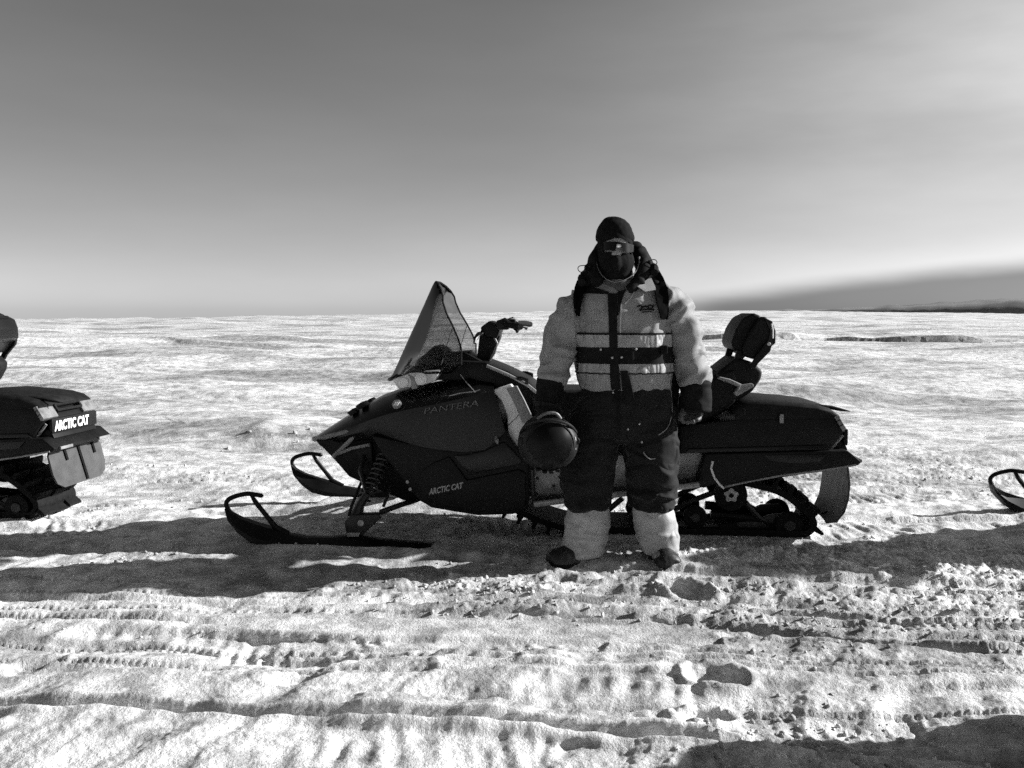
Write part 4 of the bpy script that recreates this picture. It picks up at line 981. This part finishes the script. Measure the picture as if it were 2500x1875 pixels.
def build_person():
    # ---- the body itself, one skin from crown to soles
    b = MB()
    rows_loft(b, [(1050, 1430, 1600, .07, 0), (1000, 1420, 1630, .10, 0), (900, 1435, 1610, .10, 0), (800, 1425, 1615, .105, 0), (745, 1415, 1625, .095, 0), (712, 1450, 1590, .075, 0), (690, 1474, 1548, .055, 0), (640, 1476, 1542, .055, 0)])
    limb(b, [(1440, 1060, 0, .085), (1440, 1150, 0, .075), (1436, 1240, 0, .058), (1428, 1330, 0, .048), (1424, 1356, 0, .045)])
    limb(b, [(1588, 1060, 0, .085), (1590, 1150, 0, .075), (1594, 1240, 0, .058), (1602, 1320, 0, .048), (1604, 1345, 0, .045)])
    ball(b, Q(1400, 1362, -.03), (.085, .07, .035)); ball(b, Q(1610, 1352, -.05), (.05, .11, .035))
    for A in (ARM_R, ARM_L): limb(b, [(x, y, d, r * .55) for x, y, d, r in A])
    limb(b, [(1346, 930, -.055, .036), (1338, 965, -.07, .033), (1334, 990, -.08, .030)]); limb(b, [(1698, 935, -.02, .038), (1697, 980, -.02, .034), (1692, 1005, -.02, .03)])
    ball(b, Q(1503, 604, -.02), (.074, .092, .118)); ball(b, Q(1503, 632, -.03), (.062, .075, .085))
    limb(b, [(1504, 596, -.098, .011), (1504, 610, -.112, .014), (1504, 619, -.120, .018), (1504, 624, -.105, .014)], 12)     # nose
    for x in (1497, 1511): ball(b, Q(x, 620, -.108), (.010, .014, .009), 8)
    if 0: ball(b, Q(1503, 594, -.095), (.055, .022, .014), 8)                                                                    # brow
    me = remesh(b, .008, 3, 'person')
    person = link('person', me, SKIN, None, 60); person.location = BASE
    tag(person, 'person in pale jacket, dark trousers and black face mask, standing and holding a helmet', 'person')
    me_o = person

    # ---- jacket
    j = MB()
    rows_loft(j, [(950, 1424, 1626, .125, .0), (938, 1417, 1632, .138, 0), (918, 1413, 1634, .146, 0), (890, 1411, 1633, .152, 0), (850, 1409, 1630, .155, 0), (800, 1407, 1630, .158, 0), (765, 1404, 1636, .152, 0), (738, 1400, 1642, .138, .005),
                  (716, 1412, 1630, .122, .01), (702, 1430, 1608, .108, .015), (692, 1452, 1584, .095, .02)])
    limb(j, ARM_R); limb(j, ARM_L)
    jm = remesh(j, .0085, 5, 'jacket')
    c = get_co(jm); arm = np.abs(c[:, 0] - 0.02) > 0.225
    p = c.copy()
    # folds: rounded creases that run round the sleeves, drag lines on the trunk
    w = np.stack([perlin3(p * 5, 11), perlin3(p * 5, 12), perlin3(p * 5, 13)], 1)
    sl = (1 - np.abs(perlin3(np.stack([p[:, 0] * 5 - p[:, 2] * 2 * np.sign(p[:, 0]), p[:, 1] * 5, p[:, 2] * 9.5 - p[:, 0] * 6 * np.sign(p[:, 0])], 1) + w * .9, 2)) * 2.4)
    tr = (1 - np.abs(perlin3(np.stack([p[:, 0] * 9, p[:, 1] * 6, p[:, 2] * 4.5], 1) + w * .8, 5)) * 2.2)
    hem = np.exp(-((c[:, 2] - Q(1500, 905).z) / .06) ** 2)
    ga = (1 - np.abs(perlin3(np.stack([p[:, 0] * 26, p[:, 1] * 26, p[:, 2] * 5], 1) + w * .4, 8)) * 2.0)
    push(jm, np.where(arm, 0.021 * sl, 0.010 * tr + hem * 0.008 * ga) + 0.0012 * perlin3(p * 26, 9))
    jacket = link('jacket', jm, JACKET, person, 0)
    jm.polygons.foreach_set('use_smooth', [True] * len(jm.polygons))
    bvh = BVHTree.FromPolygons([v.co.copy() for v in jm.vertices], [tuple(f.vertices) for f in jm.polygons])
    def ring_band(z0, z1, off, name, mat, n=72, wav=0.0):
        cx = (Q(1411, 850).x + Q(1631, 850).x) / 2; k = 4; rows_ = []
        for i in range(k + 1):
            row = []
            for q in range(n):
                a = 2 * math.pi * q / n; z = z0 + (z1 - z0) * i / k + wav * math.sin(q * 2.3)
                o = Vector((cx, 0, z)); d = Vector((math.cos(a), math.sin(a), 0)); h = bvh.ray_cast(o, d)
                dist = min(h[3], .27) if h[0] is not None else .2
                row.append(o + d * (dist + off))
            rows_.append(row)
        inner = [[p_ - (p_ - Vector((cx, 0, p_.z))).normalized() * (off + .004) for p_ in r] for r in rows_]
        return MB().loft(rows_ + inner[::-1] + [rows_[0]], cap=False).build(name, mat, jacket, 50)
    zz = lambda py: Q(1500, py, -.15).z
    ring_band(zz(817), zz(813), .009, 'piping', DARKCLOTH)
    ring_band(zz(848), zz(818), .007, 'pale_band', BAND)
    ring_band(zz(888), zz(849), .010, 'dark_band', DARKCLOTH)
    ring_band(zz(912), zz(889), .007, 'pale_band', BAND)
    ring_band(zz(914), zz(911), .010, 'elastic_seam', DARKCLOTH, wav=.002)
    # front closing: dark placket, second flap, collar pieces
    drape_patch(bvh, sub_rows([((1484, 716), (1506, 716)), ((1487, 800), (1507, 800)), ((1488, 870), (1509, 870)), ((1491, 940), (1514, 940)), ((1493, 952), (1516, 952))]), 0, .011, 'zip_placket', DARKCLOTH, jacket)
    drape_patch(bvh, sub_rows([((1508, 712), (1528, 706)), ((1508, 738), (1518, 734)), ((1508, 770), (1510, 770))], 5), 0, .010, 'inner_flap', DARKCLOTH, jacket)
    drape_patch(bvh, sub_rows([((1515, 742), (1519, 742)), ((1513, 800), (1516, 800)), ((1513, 846), (1516, 846))], 5), 0, .006, 'front_seam', PIPING, jacket, 2)
    drape_patch(bvh, sub_rows([((1553, 704), (1556, 702)), ((1538, 728), (1541, 728)), ((1524, 742), (1527, 743))], 5), 0, .006, 'shoulder_seam', PIPING, jacket, 2)
    drape_patch(bvh, sub_rows([((1416, 690), (1486, 712)), ((1422, 706), (1486, 716)), ((1430, 716), (1484, 718))], 4), 0, .009, 'dark_yoke', DARKCLOTH, jacket, 8)
    for px, py in ((1494, 873), (1517, 872), (1466, 853), (1552, 852)):
        q = bvh.ray_cast(Vector((0, 0, EYE)) - BASE, ray(px, py).normalized()); 
        if q[0] is not None: ball(MB(), q[0] + Vector((0, -.014, 0)), (.006, .004, .006), 8).build('snap', PIPING, jacket)
    # chest emblem: a row of slanted strokes over a line of small print
    def on_chest(px, py, off=.006):
        d = ray(px, py).normalized(); h = bvh.ray_cast(Vector((0, 0, EYE)) - BASE, d); return (h[0] if h[0] is not None else Q(px, py, -.15)) - d * off
    em = MB()
    for a, b_, c_ in (((1555, 749), (1563, 745), (1572, 750)), ((1565, 753), (1575, 747), (1585, 752)), ((1578, 750), (1588, 744), (1595, 749)), ((1560, 757), (1578, 755), (1597, 756)), ((1586, 756), (1593, 750), (1597, 745))):
        em.tube([on_chest(*a), on_chest(*b_), on_chest(*c_)], .0035, 6)
    em.tube([on_chest(1568, 762), on_chest(1580, 761), on_chest(1592, 761)], .0022, 6)
    em.build('chest_emblem', DARKCLOTH, jacket)
    # cuffs
    for nm, A, B_, tail in (('cuff', ARM_R, [(1346, 926, -.055, .069), (1343, 945, -.06, .068), (1338, 965, -.068, .061), (1335, 982, -.075, .056)], 0), ('cuff', ARM_L, [(1698, 931, -.018, .073), (1698, 955, -.018, .076), (1697, 980, -.02, .079), (1697, 1004, -.022, .080)], 1)):
        m_ = MB(); limb(m_, B_, 24); cm = remesh(m_, .007, 2, 'cuff'); folds(cm, .006, 10, 21 + tail, (1, 1, 2)); cm.polygons.foreach_set('use_smooth', [True] * len(cm.polygons))
        link('cuff', cm, DARKCLOTH, jacket, 0)
    # collar and bunched hood round the neck
    h = MB()
    cen = Q(1510, 672, .03)
    pts = []
    for a, x, y, dy, r in ((0, 1458, 690, -.075, .028), (1, 1452, 668, -.02, .040), (2, 1456, 640, .05, .046), (3, 1478, 612, .10, .052), (4, 1518, 602, .12, .058), (5, 1550, 612, .09, .042), (6, 1566, 634, .03, .036), (7, 1572, 664, -.03, .036), (8, 1560, 690, -.075, .030), (9, 1532, 708, -.11, .020)):
        pts.append((x, y, dy, r))
    limb(h, pts, 18)
    limb(h, [(1428, 698, -.03, .030), (1436, 676, .0, .036), (1448, 652, .04, .036)], 14); limb(h, [(1600, 700, -.02, .022), (1588, 672, .0, .030), (1576, 640, .04, .028), (1562, 608, .06, .024)], 14)
    hm = remesh(h, .0075, 3, 'hood_collar'); folds(hm, .011, 12, 31, (1, 1, 1)); hm.polygons.foreach_set('use_smooth', [True] * len(hm.polygons))
    hood = link('hood_collar', hm, DARKCLOTH, jacket, 0)
    lap = [Q(1556, 699, -.12), Q(1589, 676, -.07), Q(1600, 700, -.10), Q(1601, 707, -.115), Q(1576, 712, -.135)]
    MB().add(lap + [p_ + Vector((0, .006, -.002)) for p_ in lap], [(0, 1, 2, 3, 4), (9, 8, 7, 6, 5)] + [(i, 5 + i, 5 + (i + 1) % 5, (i + 1) % 5) for i in range(5)]).build('collar_tab', JACKET, jacket, 30)
    for lp in ([(1440, 649, -.03), (1426, 648, -.05), (1414, 650, -.06), (1411, 657, -.06), (1417, 664, -.06), (1428, 662, -.05), (1438, 659, -.03)], [(1584, 640, -.02), (1592, 634, -.04), (1601, 635, -.05), (1604, 641, -.05), (1599, 647, -.05), (1586, 648, -.02)]):
        MB().tube(curve_pts([Q(*q) for q in lp], 4), .0022, 6).build('draw_cord', STEEL, jacket)
    for q in ((1441, 650, -.035), (1585, 641, -.03)): ball(MB(), Q(*q), (.010, .010, .012), 8).build('cord_lock', DARKCLOTH, jacket)

    # ---- trousers
    t = MB()
    rows_loft(t, [(930, 1432, 1618, .115, 0), (945, 1422, 1630, .125, 0), (975, 1408, 1641, .136, 0), (1010, 1400, 1645, .136, 0), (1040, 1402, 1640, .125, 0), (1062, 1420, 1612, .095, 0), (1078, 1450, 1580, .06, 0)])
    limb(t, [(1452, 1015, 0, .118), (1446, 1050, 0, .132), (1442, 1085, 0, .137), (1438, 1120, -.005, .136), (1434, 1155, -.01, .131), (1430, 1190, -.01, .124), (1432, 1215, -.005, .114), (1434, 1238, 0, .110)], 24, .88)
    limb(t, [(1582, 1015, 0, .118), (1587, 1050, 0, .132), (1589, 1085, 0, .137), (1590, 1120, -.005, .135), (1590, 1155, -.01, .127), (1592, 1190, -.01, .120), (1592, 1215, -.005, .113), (1590, 1236, 0, .108)], 24, .88)
    tm = remesh(t, .0085, 5, 'trousers')
    c = get_co(tm); w = np.stack([perlin3(c * 5, 51), perlin3(c * 5, 52), perlin3(c * 5, 53)], 1)
    kn = np.exp(-((c[:, 2] - Q(1500, 1205).z) / .10) ** 2)
    f1 = 1 - np.abs(perlin3(np.stack([c[:, 0] * 5, c[:, 1] * 5, c[:, 2] * 15], 1) + w, 54)) * 2.3
    f2 = 1 - np.abs(perlin3(np.stack([c[:, 0] * 7 + c[:, 2] * 4 * np.sign(c[:, 0]), c[:, 1] * 6, c[:, 2] * 7], 1) + w, 55)) * 2.2
    push(tm, .017 * kn * f1 + .010 * (1 - kn) * f2)
    tm.polygons.foreach_set('use_smooth', [True] * len(tm.polygons))
    trousers = link('trousers', tm, TROUSER, person, 0)
    bt = BVHTree.FromPolygons([v.co.copy() for v in tm.vertices], [tuple(f.vertices) for f in tm.polygons])
    drape_patch(bt, sub_rows([((1500, 952), (1510, 952)), ((1507, 1000), (1511, 1000)), ((1511, 1060), (1514, 1060))], 5), 0, .006, 'fly_seam', DARKCLOTH, trousers, 2)
    fp = [(1514, 905), (1532, 905), (1541, 938), (1549, 976), (1530, 988), (1519, 950)]
    MB().prism([(Q(a_, b_, -.165).x, Q(a_, b_, -.165).z) for a_, b_ in fp], -.174, -.166, .003).build('front_flap', DARKCLOTH, trousers)
    for i, pts in enumerate((((1624, 914), (1633, 930), (1638, 955), (1641, 990), (1638, 1022), (1628, 1046), (1608, 1062)), ((1571, 1104), (1578, 1114), (1588, 1121), (1600, 1119)))):
        line = []
        for a_, b_ in pts:
            d = ray(a_, b_).normalized(); hh = bt.ray_cast(Vector((0, 0, EYE)) - BASE, d); line.append((hh[0] if hh[0] is not None else Q(a_, b_, -.10)) - d * .003)
        MB().tube(curve_pts(line, 4), .0022 if i == 0 else .003, 6).build('piping' if i == 0 else 'pocket_edge', GREYP, trousers)
    for px, py in ((1497, 958), (1540, 958), (1561, 1035), (1533, 1048), (1567, 1079)):
        hh = bt.ray_cast(Vector((0, 0, EYE)) - BASE, ray(px, py).normalized())
        if hh[0] is not None: ball(MB(), hh[0] + Vector((0, -.005, 0)), (.0055, .004, .0055), 8).build('snap', PIPING, trousers)
    # pale lower legs
    for k, rows in enumerate(([(1212, 1400, 1470, .065, 0), (1240, 1387, 1483, .088, 0), (1275, 1381, 1486, .098, 0), (1305, 1379, 1482, .097, 0), (1330, 1375, 1474, .097, 0), (1348, 1372, 1471, .098, -.005), (1353, 1376, 1466, .090, -.005)],
                              [(1205, 1556, 1624, .065, 0), (1232, 1548, 1634, .084, 0), (1262, 1549, 1645, .096, 0), (1292, 1553, 1651, .098, 0), (1318, 1558, 1653, .097, 0), (1336, 1559, 1652, .098, -.005), (1342, 1563, 1648, .090, -.005)])):
        g = MB(); rows_loft(g, rows, n=24); gm = remesh(g, .0075, 4, 'gaiter'); folds(gm, .015, 5.5, 61 + 9 * k, (.8, .8, 1.9)); gm.polygons.foreach_set('use_smooth', [True] * len(gm.polygons))
        link('gaiter', gm, GAITER, trousers, 0)
    # ---- boots
    for toe, heel in (((1346, 1368, -.09), (1452, 1362, .02)), ((1640, 1370, -.16), (1590, 1352, .07))):
        o, e = Q(*toe), Q(*heel); o.z = 0; e.z = 0; ax = (o - e); Ln = ax.length; ax.normalize(); sd = Vector((-ax.y, ax.x, 0)); rr = []
        for s_, wd, ht in ((-.06, .034, .09), (-.03, .050, .15), (.2, .058, .15), (.42, .064, .105), (.62, .068, .080), (.82, .070, .070), (.95, .064, .060), (1.03, .046, .042)):
            cpt = e + ax * (s_ * Ln); rr.append([cpt + sd * (wd * math.cos(a)) + Vector((0, 0, .012 + (ht * max(0, math.sin(a)) ** .8 if math.sin(a) > 0 else 0))) for a in np.linspace(0, 2 * math.pi, 20, endpoint=False)])
        bm_ = MB(); bm_.loft(rr); bme = remesh(bm_, .007, 3, 'boot'); folds(bme, .004, 16, 77); bme.polygons.foreach_set('use_smooth', [True] * len(bme.polygons))
        boot = link('boot', bme, LEATHER, person, 0)
        sole = MB(); out = [];
        for s_, wd in ((-.08, .03), (-.04, .05), (.2, .056), (.45, .060), (.7, .067), (.9, .062), (1.04, .040)): out.append((s_, wd))
        ring_ = [e + ax * (s_ * Ln) + sd * wd for s_, wd in out] + [e + ax * (s_ * Ln) - sd * wd for s_, wd in out[::-1]]
        sole.loft([[p_ + Vector((0, 0, z)) for p_ in ring_] for z in (-.012, .010, .024)]).build('sole', RUBBER, boot, 40)
        for u in (.45, .56, .67):
            a_ = e + ax * (u * Ln); hgt = .098 - (u - .45) * .13
            MB().tube([a_ + sd * -.035 + Vector((0, 0, hgt - .012)), a_ + Vector((0, 0, hgt + .016)), a_ + sd * .035 + Vector((0, 0, hgt - .012))], .0035, 6).build('lace', RUBBER, boot)
    # ---- head wear
    def head_rows(mb, rows, n=32):
        rings = []
        for px, py, rx, ry, dy in rows: rings.append(ell(Q(px, py, dy), rx, ry, n=n, e=2.15))
        mb.loft(rings); return mb
    hz = lambda py: Q(1503, py, -.1).z
    shell = MB(); ball(shell, Q(1501, 602, -.015), (.088, .106, .130), 20); ball(shell, Q(1504, 640, -.022), (.090, .102, .088), 18)
    head_rows(shell, [(1504, 640, .080, .092, -.016), (1504, 672, .074, .086, -.014), (1505, 690, .062, .074, -.006), (1506, 704, .058, .066, .0)])
    limb(shell, [(1504, 622, -.105, .016), (1504, 632, -.118, .022), (1504, 645, -.114, .026), (1504, 660, -.10, .02)], 12)
    sm_ = remesh(shell, .006, 4, 'balaclava'); push(sm_, .0022 * perlin3(get_co(sm_) * 24, 91) + .0018 * perlin3(get_co(sm_) * 60, 92))
    bmx = bmesh.new(); bmx.from_mesh(sm_)
    def in_port(c_):
        x_ = c_.x - Q(1503, 603).x; t_ = (c_.z - hz(603)) + x_ * .10
        lo = (hz(623) if abs(x_) < .022 else hz(617)) - hz(603); hi = hz(581) - hz(603) - 0.30 * x_ * x_ / .07
        return c_.y < -.045 and abs(x_) < .070 and lo < t_ < hi
    bmesh.ops.delete(bmx, geom=[f_ for f_ in bmx.faces if in_port(f_.calc_center_median())], context='FACES'); bmx.to_mesh(sm_); bmx.free()
    sm_.polygons.foreach_set('use_smooth', [True] * len(sm_.polygons))
    link('balaclava', sm_, KNIT, person, 0)
    cap = head_rows(MB(), [(1499, 530, .022, .03, .0), (1499, 535, .050, .058, 0), (1500, 547, .073, .086, 0), (1500, 563, .088, .103, .0), (1501, 578, .0945, .111, .0), (1501, 586, .0950, .112, .002), (1501, 590, .090, .106, .002)])
    cm = remesh(cap, .006, 3, 'knit_cap'); push(cm, .003 * perlin3(get_co(cm) * 20, 91) + .002 * perlin3(get_co(cm) * 55, 92)); cm.polygons.foreach_set('use_smooth', [True] * len(cm.polygons))
    bmx = bmesh.new(); bmx.from_mesh(cm); x0_ = Q(1503, 603).x
    bmesh.ops.delete(bmx, geom=[f_ for f_ in bmx.faces if f_.calc_center_median().y < -.05 and f_.calc_center_median().z < hz(580) - 0.45 * (f_.calc_center_median().x - x0_) ** 2 / .07], context='FACES'); bmx.to_mesh(cm); bmx.free()
    capo = link('knit_cap', cm, KNIT, person, 0)
    # pale neck-warmer edge, thickened rightward to imitate its sunlit side, and the fleece below
    rim = [Q(*q) for q in ((1457, 640, -.03), (1460, 655, -.06), (1468, 670, -.09), (1480, 681, -.105), (1498, 689, -.115), (1515, 687, -.112), (1532, 680, -.10), (1546, 670, -.085), (1556, 656, -.06), (1561, 640, -.03), (1560, 628, -.01))]
    MB().tube(curve_pts(rim, 4), [.0014 + .0050 * (k / 40) ** 4 for k in range(41)], 8).build('lit_neck_rim', NECK2, person)
    nk = head_rows(MB(), [(1507, 684, .085, .098, .0), (1509, 694, .092, .108, .0), (1511, 704, .088, .112, .0), (1512, 714, .060, .118, .0), (1512, 724, .03, .124, .0)])
    nm_ = remesh(nk, .007, 3, 'neck_warmer'); folds(nm_, .005, 14, 97); nm_.polygons.foreach_set('use_smooth', [True] * len(nm_.polygons))
    link('neck_warmer', nm_, NECK, person, 0)
    # sunglasses
    sg = MB(); R_ = []
    for k in range(25):
        t_ = -1 + 2 * k / 24; a_ = t_ * 1.28
        cx_, cy_ = math.sin(a_) * .090, -math.cos(a_) * .136 + .004
        g_ = abs(t_)
        topz, botz = .011 - .002 * g_, (.000 if g_ < .10 else -.033 + .014 * max(0, g_ - .55) * 2)
        o = Q(1503, 603, 0); zt = o.z + .004 - math.sin(a_) * .008
        p1, p2 = Vector((o.x + cx_, cy_, zt + topz)), Vector((o.x + cx_, cy_ - .004, zt + botz))
        R_.append([p1, p2, p2 + Vector((0, .006, 0)), p1 + Vector((0, .006, 0))])
    sg.loft(R_); gl = sg.build('sunglasses', SHADES, person, 50)
    # ---- gloved hands: palm and five fingers each
    def hand(pts_palm, fingers, mat, nm):
        m_ = MB(); limb(m_, pts_palm, 16, .62)
        for f_ in fingers: limb(m_, f_, 10)
        hm_ = remesh(m_, .0045, 2, nm); push(hm_, .0012 * perlin3(get_co(hm_) * 60, 99)); hm_.polygons.foreach_set('use_smooth', [True] * len(hm_.polygons))
        return link('glove', hm_, mat, person, 0)
    # right hand hooked over the rim of the helmet
    hand([(1336, 975, -.075, .044), (1334, 988, -.085, .048), (1333, 1000, -.10, .044), (1333, 1007, -.115, .038)],
         [[(1318, 996, -.11, .014), (1316, 1006, -.150, .0135), (1317, 1016, -.165, .012), (1319, 1024, -.150, .010)],
          [(1328, 998, -.115, .0145), (1327, 1009, -.158, .014), (1328, 1020, -.172, .012), (1330, 1028, -.155, .010)],
          [(1339, 998, -.115, .0145), (1339, 1009, -.158, .014), (1340, 1019, -.172, .012), (1341, 1027, -.155, .010)],
          [(1350, 996, -.11, .0135), (1351, 1006, -.150, .0125), (1352, 1014, -.162, .011), (1352, 1021, -.150, .009)],
          [(1354, 984, -.09, .016), (1364, 994, -.105, .015), (1369, 1004, -.12, .013), (1370, 1012, -.13, .010)]], GLOVE, 'glove')
    # left hand hanging, half inside the cuff, fingers curled
    hand([(1697, 990, -.022, .046), (1694, 1004, -.026, .050), (1690, 1014, -.032, .046), (1687, 1020, -.04, .038)],
         [[(1706, 1012, -.045, .0155), (1706, 1022, -.070, .014), (1700, 1027, -.090, .012)], [(1697, 1014, -.050, .016), (1696, 1026, -.076, .0145), (1690, 1031, -.096, .012)],
          [(1687, 1014, -.048, .016), (1684, 1028, -.074, .0145), (1678, 1033, -.094, .012)], [(1678, 1012, -.042, .0145), (1672, 1027, -.064, .013), (1667, 1031, -.084, .011)],
          [(1672, 1000, -.05, .018), (1663, 1014, -.074, .016), (1660, 1027, -.090, .0125)]], PALM, 'glove')
    # ---- backpack, worn: a thing of its own
    bk = empty('backpack', BASE); tag(bk, 'black backpack on the back of the standing person, two wide shoulder straps', 'backpack')
    m_ = MB(); m_.prism([(Q(1424, 700).x, Q(1424, 690).z), (Q(1616, 700).x, Q(1616, 690).z), (Q(1630, 930).x, Q(1630, 930).z), (Q(1600, 985).x, Q(1600, 985).z), (Q(1440, 985).x, Q(1440, 985).z), (Q(1414, 930).x, Q(1414, 930).z)], .165, .30, .04, 3)
    m_.build('pack_body', DARKCLOTH, bk, 50)
    def strap(rows, nm='shoulder_strap'): return drape_patch(bvh, sub_rows(rows, 9), 0, .032, nm, WEBBING, bk, 7)
    strap([((1410, 684), (1434, 676)), ((1404, 700), (1430, 696)), ((1401, 722), (1424, 720)), ((1401, 745), (1419, 745)), ((1405, 762), (1417, 762)), ((1409, 772), (1416, 772))])
    strap([((1584, 664), (1606, 654)), ((1594, 686), (1620, 678)), ((1600, 710), (1630, 704)), ((1604, 735), (1633, 732)), ((1610, 758), (1633, 758)), ((1616, 780), (1631, 780))])
    # straps over the shoulders to the pack
    for x0, y0, x1 in ((1420, 686, 1446), (1598, 662, 1586)):
        MB().tube([Q(x0, y0 + 4, -.075), Q(x0, y0 - 8, -.03), Q((x0 + x1) / 2, y0 - 12, .05), Q(x1, y0 + 6, .17)], .020, 8).build('strap_top', DARKCLOTH, bk)
    MB().prism([(Q(1631, 842).x, Q(1631, 842).z), (Q(1645, 850).x, Q(1645, 850).z), (Q(1664, 935).x, Q(1664, 935).z), (Q(1656, 1000).x, Q(1656, 1000).z), (Q(1640, 985).x, Q(1640, 960).z), (Q(1632, 900).x, Q(1632, 900).z)], .02, .16, .012).build('hip_wing', DARKCLOTH, bk)
    MB().box(Q(1621, 854, -.135), (.034, .022, .045), .008).build('buckle', DARKCLOTH, bk)
    MB().tube([Q(1412, 872, -.02), Q(1413, 890, -.04), Q(1416, 913, -.045)], [.010, .012, .012], 6).build('strap_end', DARKCLOTH, bk)
    return person

def build_helmet():
    o = empty('helmet', Q(1338, 1076, -.16) + BASE); o.rotation_euler = (0, 0, 0)
    tag(o, 'dark full-face helmet with black visor hanging from the gloved hand of the person', 'helmet')
    k = at_depth(1340, 1076, Y0 - .16) - at_depth(1339, 1076, Y0 - .16); k = k.x        # metres per pixel there
    def shell(u, v):   # u azimuth (0 = toward the camera), v elevation
        r = Vector((.148 * math.cos(v) * math.sin(u), -.160 * math.cos(v) * math.cos(u), .142 * math.sin(v)))
        r.x *= 1 - .06 * math.sin(v); r.z *= 1.04 if r.z < 0 else .97
        r.z -= .018 * (1 + math.cos(u)) * .5 * math.cos(v) * 0; return r
    rings = []; n = 36
    for i in range(1, 20):
        v = -math.pi / 2 + math.pi * i / 20; rings.append([shell(2 * math.pi * q / n, v) for q in range(n)])
    m = MB().loft(rings); me = m.mesh('shell'); c = get_co(me)
    # the eye port: pushed in, with a proud rim
    ex, ez = (c[:, 0] - .006) / .112, (c[:, 2] + .004) / .108
    q = np.hypot(ex, ez); frontal = c[:, 1] < -.02
    d = np.where(frontal, -.012 * sstep(1.0, .9, q) + .006 * np.exp(-((q - 1.08) / .07) ** 2), 0)
    push(me, d); link('shell', me, HEL, o, 60)
    vr = []
    for i in range(0, 9):
        rr = i / 8; row = []
        for t in range(40):
            a = 2 * math.pi * t / 40; x, z = .006 + .106 * rr * math.cos(a), -.004 + .102 * rr * math.sin(a)
            y = -.150 * math.sqrt(max(.04, 1 - (x / .15) ** 2 - (z / .15) ** 2)); row.append(Vector((x, y, z)))
        vr.append(row)
    vz = MB().loft(vr[1:], cap=False); vz.f.append(list(range(40))[::-1]); vz.build('visor', VISOR, o, 60)
    ring_ = [Vector((.006 + .111 * math.cos(a), -.150 * math.sqrt(max(.04, 1 - ((.006 + .111 * math.cos(a)) / .15) ** 2 - ((-.004 + .107 * math.sin(a)) / .15) ** 2)) + .002, -.004 + .107 * math.sin(a))) for a in np.linspace(0, 2 * math.pi, 49)]
    MB().tube(ring_, .005, 6).build('visor_seal', RUBBER, o)
    # pale vent bar on the crown where the hand holds it
    MB().tube(curve_pts([Vector((-.052, -.085, .118)), Vector((-.030, -.098, .138)), Vector((.005, -.10, .148)), Vector((.036, -.095, .143)), Vector((.056, -.085, .118))], 4), [.008] * 17, 8).build('vent_bar', DULLBAR, o)
    for i_, (x, z) in enumerate(((-.05, -.128), (-.02, -.136), (.012, -.137), (.044, -.131))): MB().box((x, -.085 - .01 * (i_ in (1, 2)), z), (.022, .03, .012), .004).build('chin_vent', RUBBER, o)
    MB().tube(curve_pts([Vector((-.135, -.03, .04)), Vector((-.110, -.085, .085)), Vector((-.05, -.115, .112)), Vector((.03, -.118, .113)), Vector((.10, -.09, .088)), Vector((.135, -.03, .045))], 4), .007, 8).build('brow_ridge', HEL, o)
    MB().tube(curve_pts([Vector((.07, -.03, -.12)), Vector((.085, -.02, -.165)), Vector((.07, -.02, -.19)), Vector((.05, -.02, -.17))], 4), .004, 6).build('chin_strap', RUBBER, o)
    for x in (-.128, .132): MB().wheel((x, -.072, .01), .018, .02, 16).build('pivot_cap', HEL, o)
    MB().tube([Vector((.126, -.085, .030)), Vector((.131, -.080, -.002)), Vector((.128, -.082, -.03))], .003, 6).build('edge_strip', PALE, o)
    return o
# ------------------------------------------------------------------ put the place together
place_sleds()
PERSON = build_person()
HELMET = build_helmet()
PRESSED = pressed_by_sleds() + [(on_ground(1400, 1364).x, on_ground(1400, 1364).y, 1, 0, .14, .10, 0.03, .10), (on_ground(1608, 1362).x, on_ground(1608, 1362).y, 1, 0, .09, .15, 0.03, .10)]
GROUND = build_ground()
build_clods()
build_hills()
